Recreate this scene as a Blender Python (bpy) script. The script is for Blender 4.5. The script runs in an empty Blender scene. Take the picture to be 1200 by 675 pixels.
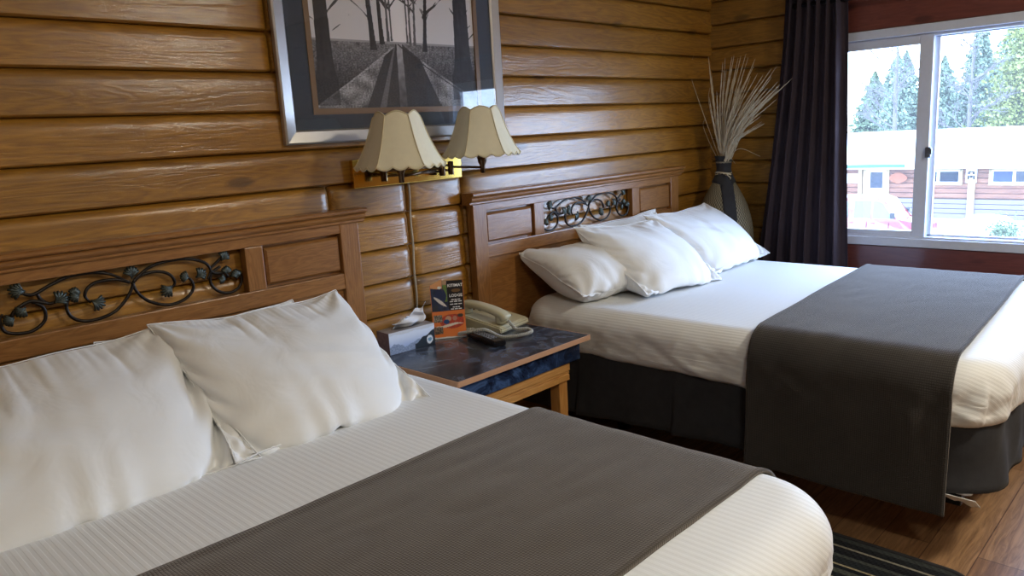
import bpy, bmesh, math, random
import numpy as np
from mathutils import Vector, Matrix, noise
random.seed(7)
rng = np.random.default_rng(7)
PI = math.pi
S = bpy.context.scene
COL = S.collection

# ------------------------------------------------------------------ helpers
def s2l(c):
    return tuple((x/12.92 if x <= .04045 else ((x+.055)/1.055)**2.4) for x in c)
def rgb(r, g, b):
    return s2l((r/255, g/255, b/255)) + (1,)

def tag(o, label=None, cat=None, group=None, kind=None):
    if label: o['label'] = label
    if cat: o['category'] = cat
    if group: o['group'] = group
    if kind: o['kind'] = kind
    return o
def thing(name, label, cat, loc=(0, 0, 0), rz=0, group=None):
    o = bpy.data.objects.new(name, None); COL.objects.link(o)
    o.empty_display_size = .05
    o.location = loc; o.rotation_euler = (0, 0, rz)
    return tag(o, label, cat, group)
def link(name, me, mat, parent=None, smooth=False):
    o = bpy.data.objects.new(name, me); COL.objects.link(o)
    if mat: me.materials.append(mat)
    if smooth:
        me.polygons.foreach_set('use_smooth', [True]*len(me.polygons))
    if parent: o.parent = parent
    return o
def obj(name, bm, mat, parent=None, smooth=False):
    me = bpy.data.meshes.new(name)
    bmesh.ops.recalc_face_normals(bm, faces=bm.faces)
    bm.to_mesh(me); bm.free()
    return link(name, me, mat, parent, smooth)
def struct(name, bm, mat, parent=None, smooth=False):
    o = obj(name, bm, mat, parent, smooth)
    if not parent: o['kind'] = 'structure'
    return o
def B(): return bmesh.new()
def sm(a, b_, x):
    x = min(1, max(0, (x-a)/(b_-a))); return x*x*(3-2*x)

def add_box(bm, x0, x1, y0, y1, z0, z1, bev=0, mtx=None, seg=2):
    t = bmesh.new()
    bmesh.ops.create_cube(t, size=1)
    for v in t.verts:
        v.co = Vector(((x0+x1)/2+v.co.x*(x1-x0), (y0+y1)/2+v.co.y*(y1-y0), (z0+z1)/2+v.co.z*(z1-z0)))
    if bev:
        bmesh.ops.bevel(t, geom=list(t.edges), offset=bev, segments=seg, affect='EDGES', profile=.6)
    if mtx: t.transform(mtx)
    merge(bm, t)
def merge(bm, t):
    me = bpy.data.meshes.new('tmp'); t.to_mesh(me); t.free()
    bm.from_mesh(me); bpy.data.meshes.remove(me)
def frame_at(d):
    d = d.normalized()
    up = Vector((0, 0, 1)) if abs(d.z) < .95 else Vector((1, 0, 0))
    a = d.cross(up).normalized(); b = a.cross(d).normalized()
    return a, b
def add_tube(bm, pts, r, seg=8, caps=True, closed=False):
    pts = [Vector(p) for p in pts]; n = len(pts)
    rs = r if isinstance(r, (list, tuple)) else [r]*n
    rings = []; a0 = None
    for i, p in enumerate(pts):
        if closed: d = pts[(i+1) % n]-pts[i-1]
        else: d = pts[min(i+1, n-1)]-pts[max(i-1, 0)]
        if d.length < 1e-9: d = Vector((0, 0, 1))
        d.normalize()
        if a0 is None: a, b = frame_at(d)
        else:
            a = (a0-d*a0.dot(d)); a = a.normalized() if a.length > 1e-6 else frame_at(d)[0]
            b = a.cross(d).normalized()
        a0 = a
        rings.append([bm.verts.new(p+(a*math.cos(2*PI*k/seg)+b*math.sin(2*PI*k/seg))*rs[i]) for k in range(seg)])
    for i in range(n if closed else n-1):
        r0, r1 = rings[i], rings[(i+1) % n]
        for k in range(seg):
            bm.faces.new((r0[k], r0[(k+1) % seg], r1[(k+1) % seg], r1[k]))
    if caps and not closed:
        bm.faces.new(rings[0]); bm.faces.new(rings[-1])
def catmull(pts, m=8):
    P = [Vector(p) for p in pts]; P = [2*P[0]-P[1]]+P+[2*P[-1]-P[-2]]
    out = []
    for i in range(1, len(P)-2):
        for j in range(m):
            t = j/m
            out.append(.5*((2*P[i])+(P[i+1]-P[i-1])*t+(2*P[i-1]-5*P[i]+4*P[i+1]-P[i+2])*t*t+(3*P[i]-P[i-1]-3*P[i+1]+P[i+2])*t**3))
    out.append(P[-2]); return out
def add_lathe(bm, prof, seg=24, c=(0, 0, 0), cap=True, f=None):
    rings = []
    for (r, z) in prof:
        ring = []
        for k in range(seg):
            a = 2*PI*k/seg; rr = r*(f(a, z) if f else 1)
            ring.append(bm.verts.new((c[0]+rr*math.cos(a), c[1]+rr*math.sin(a), c[2]+z)))
        rings.append(ring)
    for i in range(len(rings)-1):
        for k in range(seg):
            bm.faces.new((rings[i][k], rings[i][(k+1) % seg], rings[i+1][(k+1) % seg], rings[i+1][k]))
    if cap:
        bm.faces.new(rings[0]); bm.faces.new(rings[-1])
def add_prism(bm, poly, y0, y1, axis='y'):
    """closed 2-D outline extruded between two depths"""
    def P(a, b, d):
        return (a, d, b) if axis == 'y' else ((d, a, b) if axis == 'x' else (a, b, d))
    A = [bm.verts.new(P(a, b, y0)) for a, b in poly]; C_ = [bm.verts.new(P(a, b, y1)) for a, b in poly]
    bm.faces.new(A); bm.faces.new(C_)
    n = len(poly)
    for i in range(n): bm.faces.new((A[i], A[(i+1) % n], C_[(i+1) % n], C_[i]))
def grid_mesh(name, P, uv=None, closed_u=False, col=None):
    """P: (nv,nu,3) array"""
    nv, nu = P.shape[:2]
    me = bpy.data.meshes.new(name)
    idx = np.arange(nv*nu).reshape(nv, nu)
    if closed_u:
        j = np.arange(nu); j1 = (j+1) % nu
        a = idx[:-1][:, j]; b = idx[:-1][:, j1]; c = idx[1:][:, j1]; d = idx[1:][:, j]
    else:
        a = idx[:-1, :-1]; b = idx[:-1, 1:]; c = idx[1:, 1:]; d = idx[1:, :-1]
    F = np.stack([a, b, c, d], -1).reshape(-1, 4)
    me.from_pydata(P.reshape(-1, 3).tolist(), [], F.tolist())
    if uv is not None:
        l = me.uv_layers.new(name='UVMap')
        U = uv.reshape(-1, 2)[F.reshape(-1)]
        l.data.foreach_set('uv', U.astype(np.float32).reshape(-1))
    if col is not None:
        at = me.color_attributes.new('Col', 'FLOAT_COLOR', 'POINT')
        c4 = np.ones((nv*nu, 4), np.float32); c4[:, :3] = col.reshape(-1, 3)
        at.data.foreach_set('color', c4.reshape(-1))
    me.update()
    return me
def lin(c):
    c = np.asarray(c, float)
    return np.where(c <= .04045, c/12.92, ((c+.055)/1.055)**2.4)
def text_mesh(body, size, extrude=.0004, align='CENTER', bold=0):
    cu = bpy.data.curves.new('t', 'FONT'); cu.body = body; cu.size = size; cu.extrude = extrude
    cu.align_x = align; cu.align_y = 'CENTER'; cu.offset = bold; cu.resolution_u = 2
    o = bpy.data.objects.new('t', cu); COL.objects.link(o)
    bpy.context.view_layer.update()
    me = bpy.data.meshes.new_from_object(o.evaluated_get(bpy.context.evaluated_depsgraph_get()))
    bpy.data.objects.remove(o); bpy.data.curves.remove(cu)
    return me

# ------------------------------------------------------------------ materials
class NT:
    def __init__(s, name):
        s.m = bpy.data.materials.new(name); s.m.use_nodes = True
        s.t = s.m.node_tree; s.t.nodes.clear()
        s.out = s.n('ShaderNodeOutputMaterial')
    def n(s, typ, **kw):
        nd = s.t.nodes.new(typ)
        for k, v in kw.items():
            if k.startswith('i_'):
                key = k[2:]; key = int(key) if key.isdigit() else key.replace('_', ' ')
                nd.inputs[key].default_value = v
            else: setattr(nd, k, v)
        return nd
    def l(s, a, b): s.t.links.new(a, b)
    def bsdf(s, **kw):
        b = s.n('ShaderNodeBsdfPrincipled')
        for k, v in kw.items(): b.inputs[k.replace('_', ' ')].default_value = v
        s.l(b.outputs[0], s.out.inputs[0]); s.b = b
        return b
    def ramp(s, stops, interp='LINEAR'):
        r = s.n('ShaderNodeValToRGB'); r.color_ramp.interpolation = interp
        el = r.color_ramp.elements
        while len(el) < len(stops): el.new(.5)
        for e, (p, c) in zip(el, stops): e.position = p; e.color = c
        return r
    def math(s, op, a, b=None, c=None):
        m = s.n('ShaderNodeMath', operation=op)
        for i, x in enumerate((a, b, c)):
            if x is None: continue
            if isinstance(x, (int, float)): m.inputs[i].default_value = x
            else: s.l(x, m.inputs[i])
        return m.outputs[0]
    def coords(s, kind='Object', scale=(1, 1, 1), rot=(0, 0, 0)):
        tc = s.n('ShaderNodeTexCoord'); mp = s.n('ShaderNodeMapping')
        mp.inputs['Scale'].default_value = scale; mp.inputs['Rotation'].default_value = rot
        s.l(tc.outputs[kind], mp.inputs[0]); return mp.outputs[0]
    def bump(s, h, strength=.3, dist=.01):
        b = s.n('ShaderNodeBump'); b.inputs['Strength'].default_value = strength
        b.inputs['Distance'].default_value = dist
        s.l(h, b.inputs['Height']); s.l(b.outputs[0], s.b.inputs['Normal']); s.l(b.outputs[0], s.b.inputs['Coat Normal']); return b
    def mix(s, fac, a, b, mode='MIX'):
        m = s.n('ShaderNodeMix', data_type='RGBA', blend_type=mode)
        for sock, x in ((m.inputs[0], fac), (m.inputs[6], a), (m.inputs[7], b)):
            if isinstance(x, (int, float, tuple)): sock.default_value = x
            else: s.l(x, sock)
        return m.outputs[2]

def plain(name, c, rough=.5, metal=0, coat=0, spec=.5, bump=0, bscale=50, **kw):
    m = NT(name); m.bsdf(Base_Color=c, Roughness=rough, Metallic=metal, Coat_Weight=coat, Specular_IOR_Level=spec, **kw)
    nz = m.n('ShaderNodeTexNoise', i_Scale=bscale, i_Detail=4.); m.l(m.coords(), nz.inputs[0])
    c2 = tuple(x*.9 for x in c[:3])+(1,)
    m.l(m.mix(nz.outputs[0], c2, c), m.b.inputs['Base Color'])
    if bump: m.bump(nz.outputs[0], bump, .004)
    return m.m

def wood(name, light, dark, axis='x', rough=.35, coat=.0, coat_r=.12, knots=True, per_island=.25, bump=.25, grain=1., seed=0.):
    m = NT(name); m.bsdf(Roughness=rough, Coat_Weight=coat, Coat_Roughness=coat_r)
    sc = {'x': (1, 9, 9), 'y': (9, 1, 9), 'z': (9, 9, 1)}[axis]
    co = m.coords('Object', tuple(s*grain for s in sc))
    geo = m.n('ShaderNodeNewGeometry')
    vadd = m.n('ShaderNodeVectorMath', operation='ADD')
    comb = m.n('ShaderNodeCombineXYZ')
    off = m.math('MULTIPLY_ADD', geo.outputs['Random Per Island'], 37., seed)
    for i in range(3): m.l(off, comb.inputs[i])
    m.l(co, vadd.inputs[0]); m.l(comb.outputs[0], vadd.inputs[1])
    V = vadd.outputs[0]
    n1 = m.n('ShaderNodeTexNoise', i_Scale=1.6, i_Detail=3., i_Distortion=.6); m.l(V, n1.inputs[0])
    # growth rings from contour lines of the stretched noise
    rings = m.math('FRACT', m.math('MULTIPLY', n1.outputs[0], 11.))
    rings = m.math('ABSOLUTE', m.math('MULTIPLY_ADD', rings, 2., -1.))
    n2 = m.n('ShaderNodeTexNoise', i_Scale=14., i_Detail=6., i_Roughness=.7); m.l(V, n2.inputs[0])
    fac = m.math('MULTIPLY_ADD', rings, .28, m.math('MULTIPLY', n2.outputs[0], .78))
    r = m.ramp([(.15, dark), (.85, light)]); m.l(fac, r.inputs[0])
    col = r.outputs[0]
    # broad tint variation and per board tint
    n3 = m.n('ShaderNodeTexNoise', i_Scale=2.5, i_Detail=2.); m.l(m.coords('Object'), n3.inputs[0])
    tint = m.math('MULTIPLY_ADD', geo.outputs['Random Per Island'], per_island, m.math('MULTIPLY_ADD', n3.outputs[0], .5, .75-per_island/2))
    hs = m.n('ShaderNodeHueSaturation'); m.l(col, hs.inputs['Color']); m.l(tint, hs.inputs['Value'])
    col = hs.outputs[0]
    if knots:
        kv = m.n('ShaderNodeTexVoronoi', i_Scale=1.); m.l(m.coords('Object', {'x': (2.3, 7, 7), 'y': (7, 2.3, 7), 'z': (7, 7, 2.3)}[axis]), kv.inputs['Vector'])
        kr = m.ramp([(.0, (1, 1, 1, 1)), (.09, (.8, .8, .8, 1)), (.14, (0, 0, 0, 1))]); m.l(kv.outputs['Distance'], kr.inputs[0])
        dk = tuple(x*.35 for x in dark[:3])+(1,)
        col = m.mix(m.math('MULTIPLY', kr.outputs[0], .75), col, dk)
    m.l(col, m.b.inputs['Base Color'])
    m.bump(fac, bump, .003)
    return m.m

def fabric_white(name, c=(.82, .82, .83, 1), stripes=False):
    m = NT(name); m.bsdf(Base_Color=c, Roughness=.85, Sheen_Weight=.15, Specular_IOR_Level=.2)
    nz = m.n('ShaderNodeTexNoise', i_Scale=14., i_Detail=3.); m.l(m.coords(), nz.inputs[0])
    if stripes:
        tc = m.n('ShaderNodeTexCoord'); sx = m.n('ShaderNodeSeparateXYZ'); m.l(tc.outputs['Object'], sx.inputs[0])
        w = m.math('SINE', m.math('MULTIPLY', m.math('ADD', sx.outputs[0], sx.outputs[2]), 2*PI/.016))
        w = m.math('MULTIPLY_ADD', w, .5, .5)
        r = m.ramp([(.35, (0, 0, 0, 1)), (.6, (1, 1, 1, 1))]); m.l(w, r.inputs[0])
        m.l(m.mix(r.outputs[0], tuple(x*.96 for x in c[:3])+(1,), c), m.b.inputs['Base Color'])
        m.l(m.math('MULTIPLY_ADD', r.outputs[0], -.35, .85), m.b.inputs['Roughness'])
        m.bump(m.math('MULTIPLY_ADD', nz.outputs[0], .7, m.math('MULTIPLY', r.outputs[0], .3)), .25, .004)
    else:
        n2 = m.n('ShaderNodeTexNoise', i_Scale=8., i_Detail=3., i_Distortion=.9); m.l(m.coords(), n2.inputs[0])
        m.bump(n2.outputs[0], .35, .012)
    return m.m

def waffle(name, light, dark, pitch=.0058, strength=.8):
    m = NT(name); m.bsdf(Roughness=.9, Sheen_Weight=.35, Sheen_Roughness=.45, Specular_IOR_Level=.12)
    m.b.inputs['Sheen Tint'].default_value = (.8, .72, .65, 1)
    tc = m.n('ShaderNodeTexCoord'); sx = m.n('ShaderNodeSeparateXYZ'); m.l(tc.outputs['UV'], sx.inputs[0])
    a = m.math('ABSOLUTE', m.math('SINE', m.math('MULTIPLY', sx.outputs[0], PI/pitch)))
    b = m.math('ABSOLUTE', m.math('SINE', m.math('MULTIPLY', sx.outputs[1], PI/pitch)))
    h = m.math('MINIMUM', a, b)
    nz = m.n('ShaderNodeTexNoise', i_Scale=6., i_Detail=5., i_Roughness=.7); m.l(m.coords('UV'), nz.inputs[0])
    fine = m.n('ShaderNodeTexNoise', i_Scale=400., i_Detail=2.); m.l(m.coords('UV'), fine.inputs[0])
    c1 = m.mix(nz.outputs[0], dark, light)
    well_shade = m.ramp([(.1, (.6, .6, .6, 1)), (.6, (1.2, 1.2, 1.2, 1))]); m.l(h, well_shade.inputs[0])   # wells darkened in colour to imitate shade between the raised ribs
    m.l(m.mix(1., c1, well_shade.outputs[0], 'MULTIPLY'), m.b.inputs['Base Color'])
    m.bump(m.math('ADD', m.math('MULTIPLY', h, 1.), m.math('MULTIPLY', fine.outputs[0], .3)), strength, .0013)
    return m.m
def cloth_mat(name, light, dark, rough=.9, sheen=.05, scale=30):
    m = NT(name); m.bsdf(Roughness=rough, Sheen_Weight=sheen, Specular_IOR_Level=.15)
    nz = m.n('ShaderNodeTexNoise', i_Scale=float(scale), i_Detail=6.); m.l(m.coords(), nz.inputs[0])
    m.l(m.mix(nz.outputs[0], dark, light), m.b.inputs['Base Color'])
    f = m.n('ShaderNodeTexNoise', i_Scale=300., i_Detail=2.); m.l(m.coords(), f.inputs[0])
    m.bump(f.outputs[0], .3, .001)
    return m.m
def painted(name, rough=.4, coat=0., spec=.5):
    m = NT(name); m.bsdf(Roughness=rough, Coat_Weight=coat, Coat_Roughness=.03, Specular_IOR_Level=spec)
    a = m.n('ShaderNodeVertexColor'); a.layer_name = 'Col'; m.l(a.outputs[0], m.b.inputs['Base Color'])
    return m.m
def marble(name, cols=((16, 20, 32), (32, 44, 68), (62, 84, 118), (45, 55, 75), (90, 92, 98))):
    m = NT(name); m.bsdf(Roughness=.22, Specular_IOR_Level=.5)
    n1 = m.n('ShaderNodeTexNoise', i_Scale=9., i_Detail=7., i_Distortion=1.5, i_Roughness=.65); m.l(m.coords(), n1.inputs[0])
    r = m.ramp([(p, rgb(*c)) for p, c in zip((.32, .48, .6, .72, .85), cols)])
    m.l(n1.outputs[0], r.inputs[0]); m.l(r.outputs[0], m.b.inputs['Base Color'])
    n2 = m.n('ShaderNodeTexNoise', i_Scale=60., i_Detail=4.); m.l(m.coords(), n2.inputs[0])
    m.l(m.math('MULTIPLY_ADD', n2.outputs[0], .2, .12), m.b.inputs['Roughness'])
    return m.m
def glass(name, haze=.0, gloss=.08, tint=(1, 1, 1, 1)):
    m = NT(name)
    tr0 = m.n('ShaderNodeBsdfTransparent'); tr0.inputs[0].default_value = tint
    tl = m.n('ShaderNodeBsdfTranslucent'); tr = m.n('ShaderNodeMixShader'); tr.inputs[0].default_value = haze; m.l(tr0.outputs[0], tr.inputs[1]); m.l(tl.outputs[0], tr.inputs[2])
    gl = m.n('ShaderNodeBsdfGlossy'); gl.inputs['Roughness'].default_value = .01
    lw = m.n('ShaderNodeLayerWeight'); lw.inputs[0].default_value = .5
    fr = m.math('MULTIPLY_ADD', m.math('POWER', lw.outputs['Facing'], 5.), .96, .04)
    mx = m.n('ShaderNodeMixShader'); m.l(m.math('MULTIPLY', fr, gloss), mx.inputs[0])
    m.l(tr.outputs[0], mx.inputs[1]); m.l(gl.outputs[0], mx.inputs[2]); m.l(mx.outputs[0], m.out.inputs[0])
    return m.m

M = {}
M['log'] = wood('log', rgb(176, 123, 36), rgb(110, 70, 14), 'x', rough=.5, coat=.65, coat_r=.13, per_island=.25, bump=.3, grain=1.)
M['log_y'] = wood('log_window_wall', rgb(154, 110, 42), rgb(98, 66, 18), 'y', rough=.45, coat=.4, coat_r=.2, per_island=.2, bump=.3)
M['oak'] = wood('headboard_wood', rgb(162, 112, 60), rgb(112, 70, 31), 'x', rough=.33, coat=.35, coat_r=.2, knots=False, per_island=.12, bump=.15, grain=1.6)
M['oak_v'] = wood('headboard_wood_upright', rgb(162, 112, 60), rgb(112, 70, 31), 'z', rough=.33, coat=.35, coat_r=.2, knots=False, per_island=.12, bump=.15, grain=1.6)
M['pine'] = wood('pine', rgb(206, 156, 92), rgb(168, 112, 52), 'x', rough=.4, coat=.2, knots=True, per_island=.1, bump=.12)
M['pine_v'] = wood('pine_leg', rgb(200, 148, 84), rgb(160, 104, 48), 'z', rough=.4, coat=.2, knots=False, per_island=.1, bump=.12)
M['edge'] = plain('wood_edge_strip', rgb(190, 142, 104), .4)
M['laminate'] = marble('blue_marbled_laminate')
M['laminate_top'] = marble('dark_marbled_laminate', ((24, 26, 32), (42, 48, 60), (86, 94, 110), (62, 60, 64), (126, 116, 110)))
M['sheet'] = fabric_white('striped_sheet', (.77, .78, .78, 1), True)
M['pillow'] = fabric_white('pillowcase', (.82, .83, .83, 1))
M['runner'] = waffle('waffle_blanket', rgb(94, 86, 76), rgb(68, 62, 55))
M['runner2'] = waffle('waffle_blanket_charcoal', rgb(68, 65, 63), rgb(48, 46, 45))
M['skirt'] = cloth_mat('bed_skirt_cloth', rgb(58, 58, 61), rgb(44, 44, 47))
M['curtain'] = cloth_mat('curtain_cloth', rgb(64, 53, 58), rgb(48, 40, 45), scale=8)
M['iron'] = plain('wrought_iron', rgb(42, 36, 32), .35, .6, bump=.2, bscale=90)
M['iron_leaf'] = plain('verdigris_iron', rgb(70, 76, 70), .4, .5, bump=.3, bscale=120)
M['silver'] = plain('brushed_silver', rgb(196, 192, 188), .33, .85)
M['mat_board'] = plain('mat_board', rgb(62, 70, 80), .8)
M['fillet'] = plain('wood_fillet', rgb(120, 88, 50), .45)
M['brass'] = plain('polished_brass', rgb(226, 190, 96), .14, 1.)
M['bronze'] = plain('antique_bronze', rgb(96, 76, 56), .25, 1.)
M['shade'] = plain('lamp_shade_linen', rgb(236, 230, 204), .9, Subsurface_Weight=.0)
M['shade_trim'] = plain('lamp_shade_piping', rgb(216, 204, 168), .9)
M['bulb'] = plain('bulb_glass', rgb(235, 235, 228), .2)
M['cord'] = plain('cord_cover', rgb(170, 156, 132), .5)
M['floor'] = None
M['phone'] = plain('phone_plastic', rgb(200, 192, 160), .35)
M['phone_d'] = plain('phone_dark', rgb(60, 54, 48), .3)
M['phone_key'] = plain('phone_key', rgb(120, 114, 98), .4)
M['phone_red'] = plain('phone_red', rgb(170, 50, 40), .4)
M['cordp'] = plain('coiled_cord', rgb(190, 188, 178), .4)
M['black'] = plain('black_plastic', rgb(18, 18, 20), .18)
M['key'] = plain('remote_key', rgb(120, 120, 122), .3)
M['paper'] = plain('white_paper', rgb(225, 225, 228), .8)
M['paint'] = painted('printed_card', .35)
M['art'] = painted('printed_art', .6, 0.)
M['white_ink'] = plain('white_ink', rgb(240, 240, 240), .6)
M['vinyl'] = plain('white_vinyl', rgb(200, 204, 214), .35)
M['latch'] = plain('latch_metal', rgb(110, 112, 116), .3, .9)
M['redwood'] = wood('red_brown_boards', rgb(112, 60, 48), rgb(84, 40, 34), 'y', rough=.4, coat=.4, knots=True, per_island=.1, bump=.2)
M['vglass'] = glass('window_glass', haze=.018, gloss=.6)
M['pglass'] = glass('picture_glass', gloss=.9)
M['ceil'] = plain('ceiling_paint', rgb(214, 204, 184), .9)
M['white_cloth'] = fabric_white('ticking')
M['foot'] = plain('black_metal', rgb(30, 30, 32), .4, .5)
M['basket'] = None

def floor_mat():
    m = NT('laminate_floor'); m.bsdf(Roughness=.38, Coat_Weight=.15, Coat_Roughness=.3)
    tc = m.coords('Object')
    br = m.n('ShaderNodeTexBrick', i_Scale=1., i_Mortar_Size=.0015); br.offset = .4
    br.inputs['Brick Width'].default_value = 1.2; br.inputs['Row Height'].default_value = .13
    br.inputs['Color1'].default_value = rgb(172, 134, 96); br.inputs['Color2'].default_value = rgb(148, 110, 76); br.inputs['Mortar'].default_value = rgb(96, 64, 44)
    m.l(tc, br.inputs[0])
    n = m.n('ShaderNodeTexNoise', i_Scale=5., i_Detail=7., i_Distortion=1.2, i_Roughness=.65); m.l(m.coords('Object', (1, 14, 1)), n.inputs[0])
    r = m.ramp([(.3, rgb(132, 116, 106)), (.65, (1, 1, 1, 1))]); m.l(n.outputs[0], r.inputs[0])
    m.l(m.mix(.8, br.outputs[0], r.outputs[0], 'MULTIPLY'), m.b.inputs['Base Color'])
    m.bump(n.outputs[0], .08, .002)
    return m.m
M['floor'] = floor_mat()
def rug_mat():
    m = NT('striped_rag_rug'); m.bsdf(Roughness=.95, Specular_IOR_Level=.1)
    tc = m.n('ShaderNodeTexCoord'); sx = m.n('ShaderNodeSeparateXYZ'); m.l(tc.outputs['Object'], sx.inputs[0])
    u = m.math('MULTIPLY_ADD', sx.outputs[0], 1.45, .0)
    r = m.ramp([(0, rgb(38, 40, 44)), (.07, rgb(150, 145, 130)), (.10, rgb(40, 42, 46)), (.2, rgb(62, 66, 66)), (.30, rgb(30, 34, 42)), (.36, rgb(170, 160, 128)), (.39, rgb(52, 50, 44)), (.46, rgb(160, 150, 120)), (.49, rgb(36, 40, 44)),
                (.58, rgb(76, 80, 74)), (.66, rgb(30, 34, 40)), (.72, rgb(165, 155, 125)), (.75, rgb(40, 44, 48)), (.88, rgb(68, 72, 70)), (.93, rgb(30, 32, 38)), (1, rgb(120, 118, 108))], 'CONSTANT')
    fr = m.math('FRACT', m.math('MULTIPLY', u, 2.4)); m.l(fr, r.inputs[0])
    w = m.math('SINE', m.math('MULTIPLY', sx.outputs[0], 2*PI/.011)); w2 = m.math('SINE', m.math('MULTIPLY_ADD', sx.outputs[1], 2*PI/.022, m.math('MULTIPLY', sx.outputs[0], 290.)))
    h = m.math('MAXIMUM', m.math('MULTIPLY', w, w2), -.3)
    rr = m.ramp([(.0, (.7, .7, .7, 1)), (.6, (1, 1, 1, 1))]); m.l(m.math('MULTIPLY_ADD', h, .5, .5), rr.inputs[0])
    m.l(m.mix(1., r.outputs[0], rr.outputs[0], 'MULTIPLY'), m.b.inputs['Base Color'])
    m.bump(h, .9, .004)
    return m.m
M['rug'] = rug_mat()
def weave_mat():
    m = NT('woven_reed'); m.bsdf(Roughness=.7)
    tc = m.n('ShaderNodeTexCoord'); sx = m.n('ShaderNodeSeparateXYZ'); m.l(tc.outputs['UV'], sx.inputs[0])
    a = m.math('SINE', m.math('MULTIPLY', sx.outputs[0], 2*PI*55)); b = m.math('SINE', m.math('MULTIPLY', sx.outputs[1], 2*PI*45))
    h = m.math('MULTIPLY_ADD', m.math('MULTIPLY', a, b), .5, .5)
    r = m.ramp([(.2, rgb(66, 60, 48)), (.8, rgb(150, 142, 118))]); m.l(h, r.inputs[0]); m.l(r.outputs[0], m.b.inputs['Base Color'])
    m.bump(h, .6, .003); return m.m
M['basket'] = weave_mat()
M['grass'] = plain('dried_grass', rgb(196, 184, 158), .8)

# ------------------------------------------------------------------ room
W = 4.05                       # window wall
XL, YB, ZC = -1.6, -5.4, 2.42
b = B(); add_box(b, XL-.1, W+.12, YB-.1, .12, -.1, 0); struct('floor', b, M['floor'])
b = B(); add_box(b, XL-.1, W+.12, YB-.1, .12, ZC, ZC+.1); struct('ceiling', b, M['ceil'])

SZ, S0 = .1245, 1.667          # log course height and a seam height
def log_profile(n=12, bulge=.026):
    out = []
    for i in range(n+1):
        t = (0, .012, .03, .055, .10, .2, .35, .5, .65, .76, .84, .9, .945, .98, 1.)[i]
        e = min(1, t/.06); lo = math.sqrt(max(0, 1-(1-e)**2))
        e = min(1, (1-t)/.24); hi = math.sqrt(max(0, 1-(1-e)**2))
        out.append((t, bulge*lo*hi*(1+.16*(1-t))))
    return out
def add_log(bm, a0, a1, z0, z1, place, bulge=.027, round_ends=(True, True), seed=0):
    """one half log from a0 to a1 along the wall"""
    prof = log_profile(14, bulge)
    L = a1-a0
    xs = [a0, a0+.004, a0+.01, a0+.022, a0+.04]
    n = max(2, int((L-.08)/.12))
    xs += [a0+.04+(L-.08)*i/n for i in range(1, n)]
    xs += [a1-.04, a1-.022, a1-.01, a1-.004, a1]
    rows = []
    for x in xs:
        e = 1.
        if round_ends[0]: e = min(e, min(1, (x-a0)/.04))
        if round_ends[1]: e = min(e, min(1, (a1-x)/.04))
        e = math.sqrt(max(0, 1-(1-e)**2))
        row = []
        for (t, d) in prof:
            w = 1+.06*noise.noise((x*1.3, z0*9+seed, t*2))
            dd = d*w*(.25+.75*e) if (round_ends[0] or round_ends[1]) else d*w
            zz = z0+(z1-z0)*(.5+(t-.5)*(.93+.07*e))
            zz += .0025*noise.noise((x*.9, z0*7, seed+3.)) if 0 < t < 1 else 0
            row.append(bm.verts.new(place(x, dd, zz)))
        rows.append(row)
    for i in range(len(rows)-1):
        for j in range(len(prof)-1):
            bm.faces.new((rows[i][j], rows[i+1][j], rows[i+1][j+1], rows[i][j+1]))
    bm.faces.new(rows[0]); bm.faces.new(rows[-1][::-1])

def courses(z_lo, z_hi, off=0.):
    k = math.floor((z_lo-S0-off)/SZ); out = []
    while S0+off+k*SZ < z_hi:
        z0 = max(z_lo, S0+off+k*SZ); z1 = min(z_hi, S0+off+(k+1)*SZ)
        if z1-z0 > .01: out.append((k, z0, z1))
        k += 1
    return out
def back_place(x, d, z): return (x, -d, z)
bm = B()
add_box(bm, XL, W, .0, .1, 0, ZC)
for k, z0, z1 in courses(0, ZC):
    # S0 is the seam under course 0;  joints differ course by course
    if k >= -1 and k <= 3: js = [1.300]
    elif k >= 4: js = [.4+.3*(k % 3)]
    elif k in (-3, -2): js = [-.5] if k == -3 else [-.2]
    elif k <= -5: js = [1.46, 1.795, 2.075]
    else: js = [-.9]
    if k == -4: js = [.3]
    ends = [XL]+js+[W]
    for a, c in zip(ends[:-1], ends[1:]):
        add_log(bm, a+.001, c-.001, z0, z1, back_place, round_ends=(a > XL, c < W), seed=k*3.1+a)
ob = struct('wall_back', bm, M['log'], smooth=True)
ob.data.set_sharp_from_angle(angle=math.radians(50))

# window wall: log siding up to the window, red-brown boards above and below it
WY0, WY1, WZ0, WZ1 = -.66, -2.30, .652, 1.70        # window hole
LOGEND = -.60
bm = B()
add_box(bm, W, W+.1, LOGEND, 0, 0, ZC)
add_box(bm, W, W+.1, YB, WY1, 0, ZC)
add_box(bm, W, W+.1, WY1, LOGEND, 0, WZ0)
add_box(bm, W, W+.1, WY1, LOGEND, WZ1, ZC)
add_box(bm, W, W+.1, WY0, LOGEND, WZ0, WZ1)
for k, z0, z1 in courses(0, ZC, SZ*.35):
    add_log(bm, -LOGEND*-1, 0.02, z0, z1, lambda a, d, z: (W-d, a, z), bulge=.022, round_ends=(False, False), seed=k*2.3)
    add_log(bm, YB, WY1-.25, z0, z1, lambda a, d, z: (W-d, a, z), bulge=.022, round_ends=(False, False), seed=k*1.3)
ob = struct('wall_right', bm, M['log_y'], smooth=True); ob.data.set_sharp_from_angle(angle=math.radians(50))
bm = B()
z = WZ1
for h in (.155, .17, .19, .205):
    add_box(bm, W-.022, W-.001, WY1-.25, LOGEND, z+.002, min(z+h, ZC), .004); z += h
struct('trim_1', bm, M['redwood'])
bm = B(); z = WZ0
for h in (.13, .17, .17, .17):
    add_box(bm, W-.022, W-.001, WY1-.25, LOGEND, max(0, z-h), z-.002, .004); z -= h
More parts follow.
